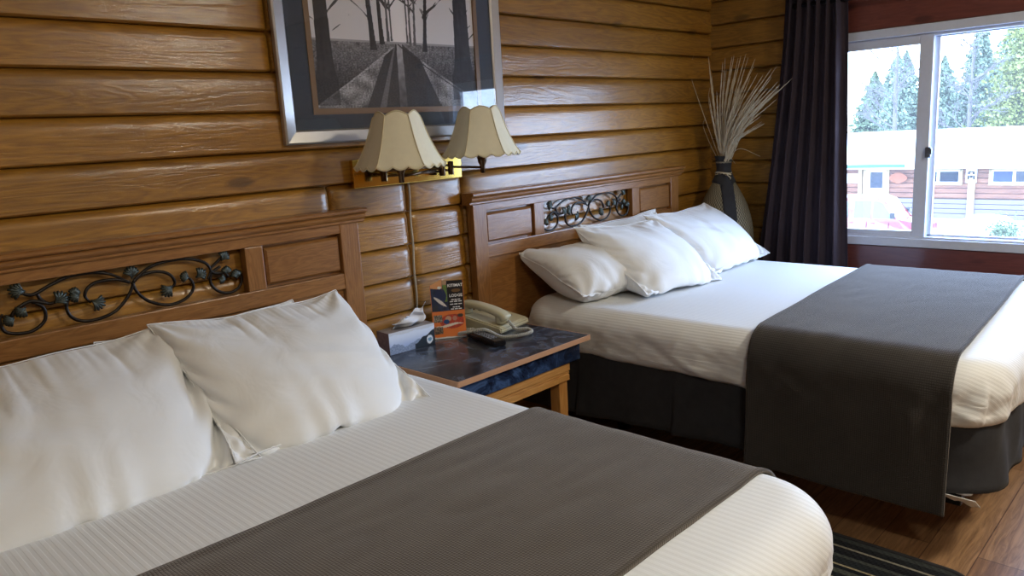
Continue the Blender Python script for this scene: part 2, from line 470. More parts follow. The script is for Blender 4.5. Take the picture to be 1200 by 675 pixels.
struct('trim_2', bm, M['redwood'])

# other walls, out of view
for nm, (x0, x1, y0, y1) in dict(wall_left=(XL-.1, XL, YB, .1), wall_front=(XL, W, YB-.1, YB)).items():
    bm = B(); add_box(bm, x0, x1, y0, y1, 0, ZC)
    for k, z0, z1 in courses(0, ZC):
        if nm == 'wall_left': add_log(bm, YB, 0, z0, z1, lambda a, d, z: (XL+d, a, z), round_ends=(False, False), seed=k)
        else: add_log(bm, XL, W, z0, z1, lambda a, d, z: (a, YB+d, z), round_ends=(False, False), seed=k)
    struct(nm, bm, M['log'] if nm == 'wall_front' else M['log_y'], smooth=False)

# ---- window_1
win = bpy.data.objects.new('window_1', None); COL.objects.link(win); win.location = (W, (WY0+WY1)/2, WZ0); win['kind'] = 'structure'
def wpart(name, boxes, mat, bev=.003):
    bm = B()
    for bx in boxes: add_box(bm, *bx, bev=bev)
    o = obj(name, bm, mat); o.parent = win; o.matrix_parent_inverse = Matrix.Translation(-win.location); return o
xf = W-.03
wpart('window_frame', [(xf, W+.09, WY1, WY0, WZ1-.042, WZ1), (xf, W+.09, WY1, WY0, WZ0, WZ0+.042), (xf, W+.09, WY0-.045, WY0, WZ0+.04, WZ1-.04), (xf, W+.09, WY1, WY1+.045, WZ0+.04, WZ1-.04),
                       (xf+.02, W+.06, WY1+.04, WY0-.04, WZ1-.056, WZ1-.04), (xf+.012, W+.05, WY1+.04, WY0-.04, WZ0+.04, WZ0+.052)], M['vinyl'])
# sliding sash (left) and its rails
sx0, sx1 = W-.012, W+.018
wpart('window_sash', [(sx0, sx1, -1.172, -1.112, WZ0+.045, WZ1-.045), (sx0, sx1, WY0-.1, WY0-.045, WZ0+.045, WZ1-.045),
                      (sx0, sx1, -1.112, WY0-.09, WZ1-.088, WZ1-.045), (sx0, sx1, -1.112, WY0-.09, WZ0+.045, WZ0+.078)], M['vinyl'])
wpart('window_sash', [(sx1+.008, sx1+.03, -1.19, -1.165, WZ0+.045, WZ1-.045), (sx1+.008, sx1+.03, WY1+.04, WY1+.08, WZ0+.045, WZ1-.045),
                      (sx1+.008, sx1+.03, WY1+.05, -1.17, WZ1-.062, WZ1-.045), (sx1+.008, sx1+.03, WY1+.05, -1.17, WZ0+.045, WZ0+.062)], M['vinyl'])
wpart('pane', [(W+.004, W+.007, -1.112, WY0-.09, WZ0+.07, WZ1-.08)], M['vglass'], 0)
wpart('pane', [(sx1+.017, sx1+.02, WY1+.06, -1.185, WZ0+.055, WZ1-.055)], M['vglass'], 0)
bm = B(); add_box(bm, sx0-.016, sx0+.002, -1.185, -1.160, 1.085, 1.135, .004); add_box(bm, sx0-.024, sx0-.01, -1.192, -1.172, 1.10, 1.128, .004)
o = obj('window_latch', bm, M['latch']); o.parent = win; o.matrix_parent_inverse = Matrix.Translation(-win.location)

# ------------------------------------------------------------------ beds
def fbm(x, y, z, o=3):
    v = 0; a = 1
    for i in range(o):
        v += a*noise.noise((x, y, z)); x *= 2.03; y *= 2.03; z *= 2.03; a *= .5
    return v
BW, BY0, BY1 = .685, -.085, -1.875      # half width, head and foot
ZTS = {1: .583, 2: .62}; ZB, RR, RP = .425, .086, .17
FOOT = {1: -1.81, 2: -1.88}
def bed_disp(lx, y, z, nx, ny, nz, seed):
    ZT = ZTS[seed]; BY1 = FOOT[seed]
    """soft unevenness of the made-up mattress"""
    side = 1-abs(nz)
    d = .006*noise.noise((lx*2.2+seed, y*2.2, z*2))*(.6+side)
    low = max(0, min(1, (ZT-z)/.19))
    s = y if abs(nx) > abs(ny) else lx
    f = fbm(s*9+seed*3+z*4, z*3.2, seed, 3)
    d += .026*f*low*side
    f2 = noise.noise((s*26+z*14+seed, z*5, seed+5))
    d += .012*f2*low*side+.010*noise.noise((s*13-z*26+seed, z*6, seed+8))*low*side
    # gathered corner folds at the foot
    cx = max(0, (abs(lx)-(BW-.16))/.16); cy = max(0, ((-y)-(-BY1-.16))/.16)
    if cx > 0 and cy > 0:
        k = min(cx, 1)*min(cy, 1)*side; d += .010*k*(noise.noise((z*22+lx*9+seed, (lx-y)*9, seed))+.5*math.sin(z*48+(lx+y)*20))
    return d
def make_bed(cx, seed, label, zlo, skirt_low):
    ZT = ZTS[seed]; BY1 = FOOT[seed]
    bed = thing('bed', label, 'bed', (cx, -.98, 0))
    inv = lambda o: (setattr(o, 'parent', bed), setattr(o, 'location', (-cx, .98, 0)), o)[2]
    # metal bed frame with feet
    bm = B()
    for s in (-1, 1): add_box(bm, cx+s*(BW-.1)-.02, cx+s*(BW-.1)+.02, BY1+.1, BY0-.1, .175, .21, .004)
    for y in (BY0-.25, -1., BY1+.25): add_box(bm, cx-BW+.1, cx+BW-.1, y-.02, y+.02, .178, .207, .004)
    inv(obj('bed_frame', bm, M['foot']))
    for s in (-1, 1):
        for y in (BY0-.3, BY1+.35):
            bm = B(); add_tube(bm, [(cx+s*(BW-.36), y, 0), (cx+s*(BW-.36), y, .18)], [.022, .018], 12); add_lathe(bm, [(.03, 0), (.03, .018), (.02, .024)], 16, (cx+s*(BW-.36), y, 0))
            inv(obj('leg', bm, M['foot']))
    bm = B(); add_box(bm, cx-BW+.07, cx+BW-.07, BY1+.07, BY0-.01, .21, .41, .02); inv(obj('box_spring', bm, M['white_cloth']))
    bm = B(); add_box(bm, cx-BW+.075, cx+BW-.075, BY1+.075, BY0-.01, .415, ZT-.03, .05, seg=3); inv(obj('mattress', bm, M['white_cloth']))
    # skirt: one pleated strip round three sides
    path = []; R = .13; ox = BW-.03; fy = BY1+.03
    y = BY0-.01
    while y > fy+R: path.append((-ox, y, -1, 0)); y -= .012
    for i in range(9):
        a = PI+(PI/2)*i/8; path.append((-ox+R+R*math.cos(a), fy+R+R*math.sin(a), math.cos(a), math.sin(a)))
    x = -ox+R+.012
    while x < ox-R: path.append((x, fy, 0, -1)); x += .012
    for i in range(9):
        a = 1.5*PI+(PI/2)*i/8; path.append((ox-R+R*math.cos(a), fy+R+R*math.sin(a), math.cos(a), math.sin(a)))
    y = fy+R+.012
    while y < BY0-.01: path.append((ox, y, 1, 0)); y += .012
    nz_ = 14; P = np.zeros((nz_, len(path), 3)); s = 0
    for j, (x, y, nx, ny) in enumerate(path):
        s += .012
        for i in range(nz_):
            t = i/(nz_-1)
            zb = skirt_low[0]+(skirt_low[1]-skirt_low[0])*min(1, max(0, (-y)/1.85))
            z = .47+(zb-.47)*t
            fold = .016*fbm(s*5.5+seed*7+t*.6, t*1.1, seed, 2)+.010*noise.noise((s*19+t*1.5, t*2, seed))
            # kick pleats
            pl = 0
            for pc in ((.45, .95, 1.42) if seed < 2 else (.33, .78, 1.12, 1.5)):
                dd = abs(s-pc)
                if s >= pc: pl = .020*math.exp(-(s-pc)/.09)*(.35+.65*t)
            d = (fold+.012*t)*(.25+.75*t)+pl+(.02*math.sin(s*30)*t if abs(ny) > .5 else 0)*.5
            P[i, j] = (cx+x+nx*d, y+ny*d, z)
    me = grid_mesh('bed_skirt', P)
    o = inv(link('bed_skirt', me, M['skirt'], smooth=True)); md = o.modifiers.new('s', 'SOLIDIFY'); md.thickness = .003; md.offset = -1
    return bed
def make_sheet(cx, seed, label):
    ZT = ZTS[seed]; BY1 = FOOT[seed]
    bm = B(); bmesh.ops.create_cube(bm, size=2)
    bmesh.ops.subdivide_edges(bm, edges=list(bm.edges), cuts=110, use_grid_fill=True)
    hx, hy, hz = BW, (BY0-BY1)/2, (ZT-ZB)/2; cy = (BY0+BY1)/2; cz = (ZT+ZB)/2
    kill = []
    for v in bm.verts:
        p = Vector((v.co.x*hx, v.co.y*hy, v.co.z*hz)); r = RR if v.co.z > -.2 else .045
        c0 = Vector((max(-hx+RP, min(hx-RP, p.x)), max(-hy+RP, min(hy-RP, p.y)))); dv = Vector((p.x, p.y))-c0
        rho = max(abs(dv.x), abs(dv.y)); nd = dv.normalized() if rho > 1e-7 else Vector((0, 0))
        ri = min(rho, RP-r); zi = max(-hz+r, min(hz-r, p.z))
        n = Vector((nd.x*(rho-ri), nd.y*(rho-ri), p.z-zi)); n = n.normalized() if n.length > 1e-7 else Vector((0, 0, 1))
        w = Vector((c0.x+nd.x*ri, c0.y+nd.y*ri, zi))+n*r
        d = bed_disp(w.x, w.y+cy, w.z+cz, n.x, n.y, n.z, seed)
        # hem droops unevenly
        if n.z < -.2: w.z += .012*fbm((w.x+w.y)*3, seed, 0)
        w += n*d
        v.co = Vector((w.x, w.y+cy, w.z+cz))
    # local x about the bed centre so the stripes run head to foot
    o = obj('bed_sheet', bm, M['sheet'], smooth=True); o.location = (cx, 0, 0)
    tag(o, label, 'bed sheet'); return o
def make_runner(cx, seed, label, yl, yr, zlow, mat, th=.009, wav=0.):
    ZT = ZTS[seed]
    """yl/yr: (head side y, foot side y) at the left edge and at the right edge of the bed"""
    path = []   # (x,z,nx,nz,s)
    o_ = BW+.004; s = 0; zc = ZT-RR
    def addp(x, z, nx, nz):
        nonlocal s
        if path: s += math.hypot(x-path[-1][0], z-path[-1][1])
        path.append((x, z, nx, nz, s))
    z = 0
    n = 34
    for i in range(n): addp(-BW, zlow+(zc-zlow)*i/n, -1, 0)
    for i in range(15):
        a = PI-(PI/2)*i/14; addp(-BW+RR+RR*math.cos(a), zc+RR*math.sin(a), math.cos(a), math.sin(a))
    for i in range(1, 70): addp(-BW+RR+(2*BW-2*RR)*i/70, ZT, 0, 1)
    for i in range(15):
        a = PI/2-(PI/2)*i/14; addp(BW-RR+RR*math.cos(a), zc+RR*math.sin(a), math.cos(a), math.sin(a))
    for i in range(1, n+1): addp(BW, zc-(zc-zlow)*i/n, 1, 0)
    nv = 60; P = np.zeros((nv, len(path), 3)); UV = np.zeros((nv, len(path), 2))
    for j, (x, z, nx, nz, s) in enumerate(path):
        f = (x+BW)/(2*BW)
        ya = yl[0]+(yr[0]-yl[0])*f; yb = yl[1]+(yr[1]-yl[1])*f
        for i in range(nv):
            t = i/(nv-1); y = ya+(yb-ya)*t
            y += .004*noise.noise((s*3, t*2, seed))
            d = th+.003
            d += max(-.002, bed_disp(x, y, max(z, ZB+.03), nx, 0, nz, seed))*sm(ZB-.12, ZB+.08, z)*(.5 if abs(nx) > .8 else 1)
            hang = max(0, (ZT-.1-z)/(ZT-.1-zlow)) if abs(nx) > .9 else 0
            d += .012*hang*(1+.8*fbm(y*4, z*2.2, seed+9, 2))+(.006*hang*math.sin(y*16+z*5))
            d += .003*abs(noise.noise((x*5+seed, y*14, z*6)))
            if t < .03 or t > .97: d += .002
            P[i, j] = (x+nx*d, y, z+nz*d); UV[i, j] = (s, y*1.0)
    me = grid_mesh('bed_runner', P, UV)
    o = link('bed_runner', me, mat, smooth=True); o.location = (cx, 0, 0)
    md = o.modifiers.new('s', 'SOLIDIFY'); md.thickness = th; md.offset = -1
    # hem at both ends of the weave
    tag(o, label, 'bed runner'); return o

C1, C2 = .765, 2.945
make_bed(C1, 1, 'near double bed at the left, mostly hidden under its made-up white sheet', .17, (.17, .19))
make_bed(C2, 2, 'far double bed by the window, black pleated skirt showing under its sheet', .17, (.165, .24))
make_sheet(C1, 1, 'white satin-striped sheet over the near bed')
make_sheet(C2, 2, 'white striped sheet tucked round the far bed by the window')
make_runner(C1, 1, 'dark brown waffle-weave bed runner across the foot of the near bed', (-.99, -1.62), (-1.0, -1.63), .2, M['runner'])
make_runner(C2, 2, 'charcoal waffle-weave bed runner hanging down the side of the far bed', (-1.165, -1.765), (-1.07, -1.68), .185, M['runner2'])
# pale torn lining hanging at the foot corner of the far bed
bed2 = [o for o in bpy.data.objects if o.name.startswith('bed') and o.type == 'EMPTY'][-1]
P = np.zeros((7, 26, 3))
for j in range(26):
    t = j/25
    for i in range(7):
        u = i/6
        P[i, j] = (C2-BW+.012+.02*u+.05*t*t*u, -1.57-.26*t, .236-(.018+.035*t**3)*u+.005*math.sin(t*40)*t*t*u)
me = grid_mesh('lining_corner', P); o = link('lining_corner', me, M['white_cloth'], bed2, True); o.location = (-C2, .98, 0)
o.modifiers.new('s', 'SOLIDIFY').thickness = .002; o['label'] = 'crumpled white lining hanging below the black skirt'

# ------------------------------------------------------------------ pillows (small cloth simulation in numpy)
def sim_pillow(w, h, seed, steps=170, infl=1.0, nx=84, ny=64, asym=0., back=None, floor_z=None, Rm=None, T=None, gravity=.0):
    r = np.random.default_rng(seed)
    u = np.linspace(-w/2, w/2, nx); v = np.linspace(-h/2, h/2, ny)
    U, V = np.meshgrid(u, v)
    P = np.zeros((2, ny, nx, 3)); P[..., 0] = U; P[..., 1] = V
    env = (np.cos(U/w*PI)*np.cos(V/h*PI)).clip(0)
    P[0, ..., 2] = .01*env; P[1, ..., 2] = -.01*env
    P += r.normal(0, .0006, P.shape)
    low = sum(np.sin(U*r.uniform(-38, 38)+V*r.uniform(-38, 38)+r.uniform(0, 6)) for _ in range(9))*.004
    P[0, ..., 2] += low*env*.5; P[1, ..., 2] += low*env*.5
    Rm = np.array(Rm); T = np.array(T)
    P = P@Rm.T+T
    Q = P.copy(); dx = w/(nx-1)*1.075; dy = h/(ny-1)*1.075; dd = math.hypot(dx, dy)
    # the stitched border keeps near its rectangle: sides bow in a little, corners stay out
    bow = 1-.05*(1-(2*U/w)**2)*(np.abs(2*V/h) > .999)
    AU = U*(1-.055*(1-(2*V/h)**2)*(np.abs(U) > w/2*.999)); AV = V*(1-.075*(1-(2*U/w)**2)*(np.abs(V) > h/2*.999))
    anchor = np.stack([AU, AV, .004*np.sin(U*23+seed)+.004*np.sin(V*27)], -1)@Rm.T+T
    bmask = np.zeros((ny, nx, 1)); bmask[0] = bmask[-1] = 1; bmask[:, 0] = bmask[:, -1] = 1
    def weld():
        for sl in ((slice(None), 0), (slice(None), -1), (0, slice(None)), (-1, slice(None))):
            m = (P[0][sl]+P[1][sl])/2; P[0][sl] = m; P[1][sl] = m
    def con(A, Bv, L, k):
        d = Bv-A; l = np.linalg.norm(d, axis=-1, keepdims=True)+1e-9
        c = d*((l-L)/l)*(.5*k); A += c; Bv -= c
    vol_target = infl*.16*w*h
    for it in range(steps):
        vel = (P-Q)*.93; Q = P.copy()
        N = np.zeros_like(P)
        for s_ in (0, 1):
            gx = np.gradient(P[s_], axis=1); gy = np.gradient(P[s_], axis=0)
            n = np.cross(gx, gy); N[s_] = n if s_ == 0 else -n
        c0 = P.reshape(-1, 3).mean(0)
        vol = abs((N*(P-c0)).sum())/3
        p = max(0., (vol_target-vol)/vol_target)*2.2
        P += vel+N/(dx*dy)*p*.004
        P[..., 2] -= gravity
        for k in range(9):
            for s_ in (0, 1):
                A = P[s_]
                for o_ in (0, 1):
                    con(A[:, o_:nx-1:2], A[:, o_+1:nx:2], dx, 1.)
                    con(A[o_:ny-1:2], A[o_+1:ny:2], dy, 1.)
                for o_ in (0, 1):
                    con(A[o_:ny-1:2, :-1], A[o_+1:ny:2, 1:], dd, .25)
                    con(A[o_:ny-1:2, 1:], A[o_+1:ny:2, :-1], dd, .25)
                # light bending
                L2x = A[:, 2:]-2*A[:, 1:-1]+A[:, :-2]; A[:, 1:-1] += L2x*.012
                L2y = A[2:]-2*A[1:-1]+A[:-2]; A[1:-1] += L2y*.012
            weld()
            P += (anchor-P)*(bmask*.12)
            if floor_z is not None: P[..., 2] = np.maximum(P[..., 2], floor_z)
            if back is not None: P[..., 1] = np.minimum(P[..., 1], back)
    return P
def pillow(label, w, h, loc, tilt, yaw=0, roll=0, seed=0, infl=1.0, group=None, gravity=.0002, steps=150, zt=.62):
    """loc: centre of the bottom edge; tilt: lean back from vertical"""
    Rm = Matrix.Rotation(yaw, 3, 'Z') @ Matrix.Rotation(PI/2-tilt, 3, 'X') @ Matrix.Rotation(roll, 3, 'Z')
    T = Vector(loc)+Rm @ Vector((0, h/2, 0))
    P = sim_pillow(w, h, seed, steps, infl, back=-.085, floor_z=zt+.005, Rm=[list(r_) for r_ in Rm], T=list(T), gravity=gravity)
    ny, nx = P.shape[1:3]
    uu = np.linspace(-w/2, w/2, nx)[None, :]; vv = np.linspace(-h/2, h/2, ny)[:, None]
    rq = np.random.default_rng(seed+50); D = np.zeros((ny, nx))
    for cx_ in (-w/2, w/2):
        for cy_ in (-h/2, h/2):
            th = np.arctan2(vv-cy_, uu-cx_); ds = np.hypot(uu-cx_, vv-cy_); a_ = rq.uniform(0, 6)
            D += .0055*np.sin(th*11+a_+2.2*np.sin(ds*17+a_))*np.exp(-ds/.15)*np.clip(ds/.03, 0, 1)
    for e_, k_ in ((vv+h/2, 1.), (h/2-vv, .6)):
        D += k_*.0042*np.sin(uu*62+3*np.sin(uu*17+seed)+vv*14*np.sin(seed))*np.exp(-e_/.085)*np.clip(e_/.02, 0, 1)
    D += .0035*np.sin(uu*26+vv*31+3*np.sin(vv*13+seed))*np.exp(-((uu-.07*math.sin(seed*2.))**2+(vv+.05)**2)/.018)
    D += .003*np.sin(uu*-34+vv*23+2.5*np.sin(uu*15+seed*3.))*np.exp(-((uu+.12*math.cos(seed))**2+(vv-.06)**2)/.012)
    for s_ in (0, 1):
        gx = np.gradient(P[s_], axis=1); gy = np.gradient(P[s_], axis=0); nn = np.cross(gx, gy); nn /= np.linalg.norm(nn, axis=-1, keepdims=True)+1e-9
        edge_ = np.ones((ny, nx)); edge_[0] = edge_[-1] = 0; edge_[:, 0] = edge_[:, -1] = 0
        P[s_] += nn*(D*edge_)[..., None]*(1 if s_ == 0 else -1)
    c = Vector(P.reshape(-1, 3).mean(0)); c.z = float(P[..., 2].min())
    me = bpy.data.meshes.new('pillow'); verts = []; ids = np.zeros((2, ny, nx), int)
    for s_ in (0, 1):
        for j in range(ny):
            for i in range(nx):
                edge = i in (0, nx-1) or j in (0, ny-1)
                if s_ == 1 and edge: ids[1, j, i] = ids[0, j, i]; continue
                ids[s_, j, i] = len(verts); verts.append((Vector(P[s_, j, i])-c)[:])
    F = []
    for s_ in (0, 1):
        for j in range(ny-1):
            for i in range(nx-1):
                f = (ids[s_, j, i], ids[s_, j, i+1], ids[s_, j+1, i+1], ids[s_, j+1, i])
                F.append(tuple(int(q) for q in (f if s_ == 0 else f[::-1])))
    me.from_pydata(verts, [], F); me.update()
    o = link('pillow', me, M['pillow'], smooth=True); o.location = c
    md = o.modifiers.new('sub', 'SUBSURF'); md.levels = 1; md.render_levels = 1
    # piped seam round the edge
    loop = [Vector(P[0, 0, i])-c for i in range(0, nx-1)]+[Vector(P[0, j, nx-1])-c for j in range(0, ny-1)]+[Vector(P[0, ny-1, i])-c for i in range(nx-1, 0, -1)]+[Vector(P[0, j, 0])-c for j in range(ny-1, 0, -1)]
    bm = B(); add_tube(bm, loop, .0018, 6, closed=True); sm = obj('seam', bm, M['pillow'], o, True)
    tag(o, label, 'pillow', group); return o
t = math.radians
# near bed
pillow('white pillow lying flat behind the two front pillows of the near bed', .60, .44, (.94, -.47, .61), t(61), 0, 0, 11, .5, zt=ZTS[1])
pillow('left front pillow of the near bed, cut by the photo edge', .74, .53, (.405, -.68, .60), t(61), t(-1), t(0), 12, .72, zt=ZTS[1])
pillow('right front pillow of the near bed beside the nightstand', .575, .52, (1.005, -.69, .60), t(60), t(2), t(-3), 13, .74, zt=ZTS[1])
# far bed
pillow('white pillow slumped at the far bed left side under the others, nearest the telephone', .66, .42, (2.60, -.50, .66), t(70), t(-4), t(-3), 21, .85)
pillow('mostly hidden pillow against the scrollwork headboard of the far bed', .62, .42, (3.06, -.42, .66), t(58), 0, t(2), 22, .5)
pillow('left front pillow of the far bed with a pointed upper corner', .54, .47, (2.76, -.63, .64), t(58), t(1), t(-6), 23, .76)
pillow('right front pillow of the far bed nearest the window', .62, .44, (3.37, -.57, .64), t(55), t(4), t(-1), 24, .72)

# ------------------------------------------------------------------ headboards
def scroll_curves():
    A = [(-.291, .996), (-.249, .971), (-.202, .988), (-.154, 1.003), (-.1, 1.004), (-.053, .992), (-.004, .96)]
    Bc = [(-.004, .96), (-.039, .974), (-.088, .976), (-.114, .963), (-.123, .943), (-.112, .923)]
    Cc = [(.005, .959), (-.013, .926), (-.052, .889), (-.096, .876), (-.136, .877), (-.164, .894), (-.173, .922), (-.163, .946), (-.146, .956)]
    D = [(.001, .96), (.013, .926), (.043, .895), (.094, .876), (.142, .884), (.17, .91), (.165, .94), (.138, .949)]
    E = [(.005, .959), (.029, .975), (.073, .978), (.107, .964), (.12, .938), (.106, .922)]
    Fc = [(.004, .96), (.02, .974), (.059, .996), (.114, 1.004), (.169, 1.0), (.214, .981), (.228, .956), (.216, .931)]
    G = [(.228, .960), (.253, .978), (.270, .990)]
    H = [(.261, .962), (.234, .947), (.225, .919), (.241, .892), (.269, .878), (.3, .88), (.322, .901), (.321, .932), (.308, .946)]
    L = [(-.215, .942), (-.251, .955), (-.28, .945), (-.297, .93), (-.30, .91)]
    L2 = [(-.251, .955), (-.226, .933), (-.227, .9), (-.257, .878), (-.293, .878), (-.320, .89), (-.326, .918), (-.318, .935)]
    K = [(-.235, .975), (-.228, .955), (-.21, .94), (-.19, .945)]
    J = [(.228, .956), (.24, .945), (.27, .94), (.285, .925)]
    return [A, Bc, Cc, D, E, Fc, G, H, L, L2, K, J]
LEAVES = [(.001, .985, 90, .024), (-.275, .988, 165, .026), (-.188, .948, 35, .026), (-.148, .948, 200, .018), (-.10, .922, -30, .026), (.095, .922, 215, .026), (.150, .950, 160, .018),
          (.192, .949, 30, .024), (.272, .990, 55, .022), (.275, .945, 80, .018), (.305, .928, 100, .02), (-.275, .935, 220, .02), (-.305, .917, 200, .018), (.255, .925, -20, .016), (-.15, .958, 70, .016)]
def headboard(cx, label):
    hb = thing('headboard', label, 'headboard', (cx, -.05, 0))
    def put(o): o.location = (-cx, .05, 0); return o
    def box(name, bs, mat, bev=.003, lab=None):
        bm = B()
        for q in bs: add_box(bm, cx+q[0], cx+q[1], q[2], q[3], q[4], q[5], bev)
        o = put(obj(name, bm, mat, hb)); return o
    yf, yk = -.07, -.036
    a, bb, c_, d_ = .7605, .688, .400, .336
    zt, zb = 1.002, .873
    box('post', [(-a, -bb+.002, yf-.002, -.034, 0, 1.05)], M['oak_v'])
    box('post', [(bb-.002, a, yf-.002, -.034, 0, 1.05)], M['oak_v'])
    box('top_rail', [(-bb, bb, yf, yk, zt+.006, 1.05)], M['oak'])
    box('stile', [(-c_+.003, -d_, yf, yk, zb-.004, zt+.006)], M['oak_v'])
    box('stile', [(d_, c_-.003, yf, yk, zb-.004, zt+.006)], M['oak_v'])
    box('middle_rail', [(-bb, bb, yf, yk, .815, zb-.004)], M['oak'])
    # cap moulding
    bm = B()
    prof = [(-.034, 1.05), (-.076, 1.05), (-.080, 1.054), (-.080, 1.060), (-.088, 1.064), (-.093, 1.070), (-.094, 1.077), (-.088, 1.082), (-.100, 1.085), (-.103, 1.089), (-.103, 1.096), (-.098, 1.100), (-.034, 1.100)]
    add_prism(bm, [(p[0], p[1]-.012) for p in prof], cx-a-.022, cx+a+.022, 'x')
    put(obj('cap_moulding', bm, M['oak'], hb))
    # raised panels
    for s in (-1, 1):
        x0, x1 = sorted((s*c_, s*bb)); x0 += cx; x1 += cx
        bm = B()
        def ring(i, y): return [bm.verts.new(p) for p in ((x0+i, y, zb+i), (x1-i, y, zb+i), (x1-i, y, zt-i), (x0+i, y, zt-i))]
        rs = [ring(-.004, -.045), ring(.003, -.045), ring(.006, -.058), ring(.013, -.065), ring(.016, -.065)]
        for r0, r1 in zip(rs[:-1], rs[1:]):
            for k in range(4): bm.faces.new((r0[k], r0[(k+1) % 4], r1[(k+1) % 4], r1[k]))
        bm.faces.new(rs[-1])
        back = [bm.verts.new((p.co.x, -.038, p.co.z)) for p in rs[0]]
        for k in range(4): bm.faces.new((rs[0][k], rs[0][(k+1) % 4], back[(k+1) % 4], back[k]))
        bm.faces.new(back)
        put(obj('raised_panel', bm, M['oak'], hb))
    box('lower_panel', [(-bb, bb, -.056, -.042, .25, .82)], M['oak'])
    box('bottom_rail', [(-bb, bb, yf, yk, .2, .3)], M['oak'])
    # wrought-iron scrollwork
    bm = B()
    for k, cv in enumerate(scroll_curves()):
        off = .002*math.sin(k*2.1)
        pts = catmull([(cx+p[0], -.052+off, p[1]) for p in cv], 7)
        n = len(pts); add_tube(bm, pts, [.0046*(1-.45*max(0, (i/n-.75)/.25)) for i in range(n)], 8)
    sc = put(obj('scrollwork', bm, M['iron'], hb, True))
    for (lx, lz, ang, sz) in LEAVES:
        bm = B(); an = t(ang)
        for f in range(7):
            da = t(-48+16*f); L = sz*(1.2-.09*abs(f-3))
            pts = []
            base = Vector((math.cos(an), 0, math.sin(an)))*-sz*.55
            for i in range(6):
                q = i/5; aa = an+da*(q**.6)
                pts.append(Vector((lx+cx, -.056, lz))+base+Vector((math.cos(aa)*L*q*1.25, -.006*math.sin(q*PI), math.sin(aa)*L*q*1.25)))
            add_tube(bm, pts, [.0022, .0026, .0032, .0038, .0044, .003], 6)
        lf = obj('iron_leaf', bm, M['iron_leaf'], sc, True); lf['label'] = 'greenish fan-shaped iron leaf'
    return hb
headboard(.7702, 'brown wooden headboard with iron scrollwork behind the near bed')
headboard(2.8405, 'brown wooden headboard with iron scrollwork behind the far bed by the window')

# ------------------------------------------------------------------ nightstand
ns = thing('nightstand', 'low nightstand with dark blue marbled top and pine front between the beds', 'nightstand', (1.81, -.33, 0))
def nput(o): o.parent = ns; o.location = (-1.81, .33, 0); return o
NZ = .57; nx0, nx1, nyf, nyb = 1.479, 2.133, -.597, -.078
bm = B(); add_box(bm, nx0+.002, nx1-.002, nyf+.002, nyb, NZ-.018, NZ, .0008); nput(obj('top', bm, M['laminate_top']))
bm = B(); add_box(bm, nx0-.001, nx1+.001, nyf-.003, nyf+.002, NZ-.0185, NZ-.0003, .0008); add_box(bm, nx1-.002, nx1+.003, nyf, nyb, NZ-.0185, NZ-.0003, .0008); add_box(bm, nx0-.003, nx0+.002, nyf, nyb, NZ-.0185, NZ-.0003, .0008)
nput(obj('edge_strip', bm, M['edge']))
bm = B(); add_box(bm, nx0+.02, nx1-.035, nyf+.02, nyb-.01, NZ-.086, NZ-.018, .002); nput(obj('apron', bm, M['laminate']))
bm = B(); prof = [(nyf+.03, NZ-.086), (nyf+.03, NZ-.118), (nyf+.038, NZ-.121), (nyf+.033, NZ-.124), (nyf+.033, NZ-.129), (nyf+.038, NZ-.132), (nyf+.033, NZ-.135), (nyf+.033, NZ-.155), (nyf+.045, NZ-.160), (nyf+.06, NZ-.160), (nyf+.06, NZ-.086)]
add_prism(bm, prof, nx0+.03, nx1-.085, 'x'); nput(obj('front_rail', bm, M['pine']))
for s, q in ((nx0+.05, 0), (nx1-.13, 0)):
    for y in (nyf+.045, nyb-.07):
        bm = B(); add_box(bm, s, s+.045, y, y+.045, 0, NZ-.086, .003); nput(obj('leg', bm, M['pine_v']))
bm = B(); add_box(bm, nx0+.06, nx1-.1, nyf+.06, nyb-.03, .14, .158, .002); nput(obj('shelf', bm, M['pine']))

# tissue box
def facegrid(o0, du, dv, n, m_, fn):
    P = np.zeros((m_, n, 3)); Cc = np.zeros((m_, n, 3))
    for j in range(m_):
        for i in range(n):
            u, v = i/(n-1), j/(m_-1)
            P[j, i] = np.array(o0)+np.array(du)*u+np.array(dv)*v; Cc[j, i] = fn(u, v)
    return P, lin(Cc)
def mixc(a, b_, f): return tuple(x+(y-x)*f for x, y in zip(a, b_))
tb = thing('tissue_box', 'blue and white landscape-print tissue box on the nightstand by the near bed', 'tissue box', (1.64, -.148, NZ+.0008), t(-4))
w_, d_, h_ = .098, .038, .078     # half width, half depth, height
def tissue_front(u, v):
    c = mixc((.62, .70, .86), (.86, .90, .97), sm(.1, .8, v))
    rid = .34+.22*noise.noise((u*4, 1, 0))+.08*noise.noise((u*17, 2, 0))
    if v < rid: c = mixc((.36, .42, .54), (.70, .76, .86), .5+.5*noise.noise((u*30, v*30, 2)))
    hill = .25+1.1*(u-.55) if u > .55 else -1
    if v < hill+.08*noise.noise((u*9, 0, 4)): c = (.16+.05*noise.noise((u*40, v*40, 1)), .20, .24)
    if v > .86+.03*math.sin(u*14): c = (.82, .84, .88)
    if ((u-.88)/.07)**2+((v-.28)/.2)**2 < 1: c = (.88, .9, .93)
    if ((u-.88)/.045)**2+((v-.28)/.09)**2 < 1: c = (.45, .6, .7)
    return c
def tissue_top(u, v):
    return mixc((.50, .47, .46), (.66, .63, .62), .5+.5*noise.noise((u*8, v*5, 3)))
def tissue_end(u, v): return mixc((.40, .33, .34), (.55, .47, .47), .5+.5*noise.noise((u*6, v*6, 8)))
tx0, tx1 = -w_, w_
bm = B(); add_box(bm, -w_, w_, -d_, d_, 0, h_, .002); body = obj('carton', bm, M['paper'], tb)
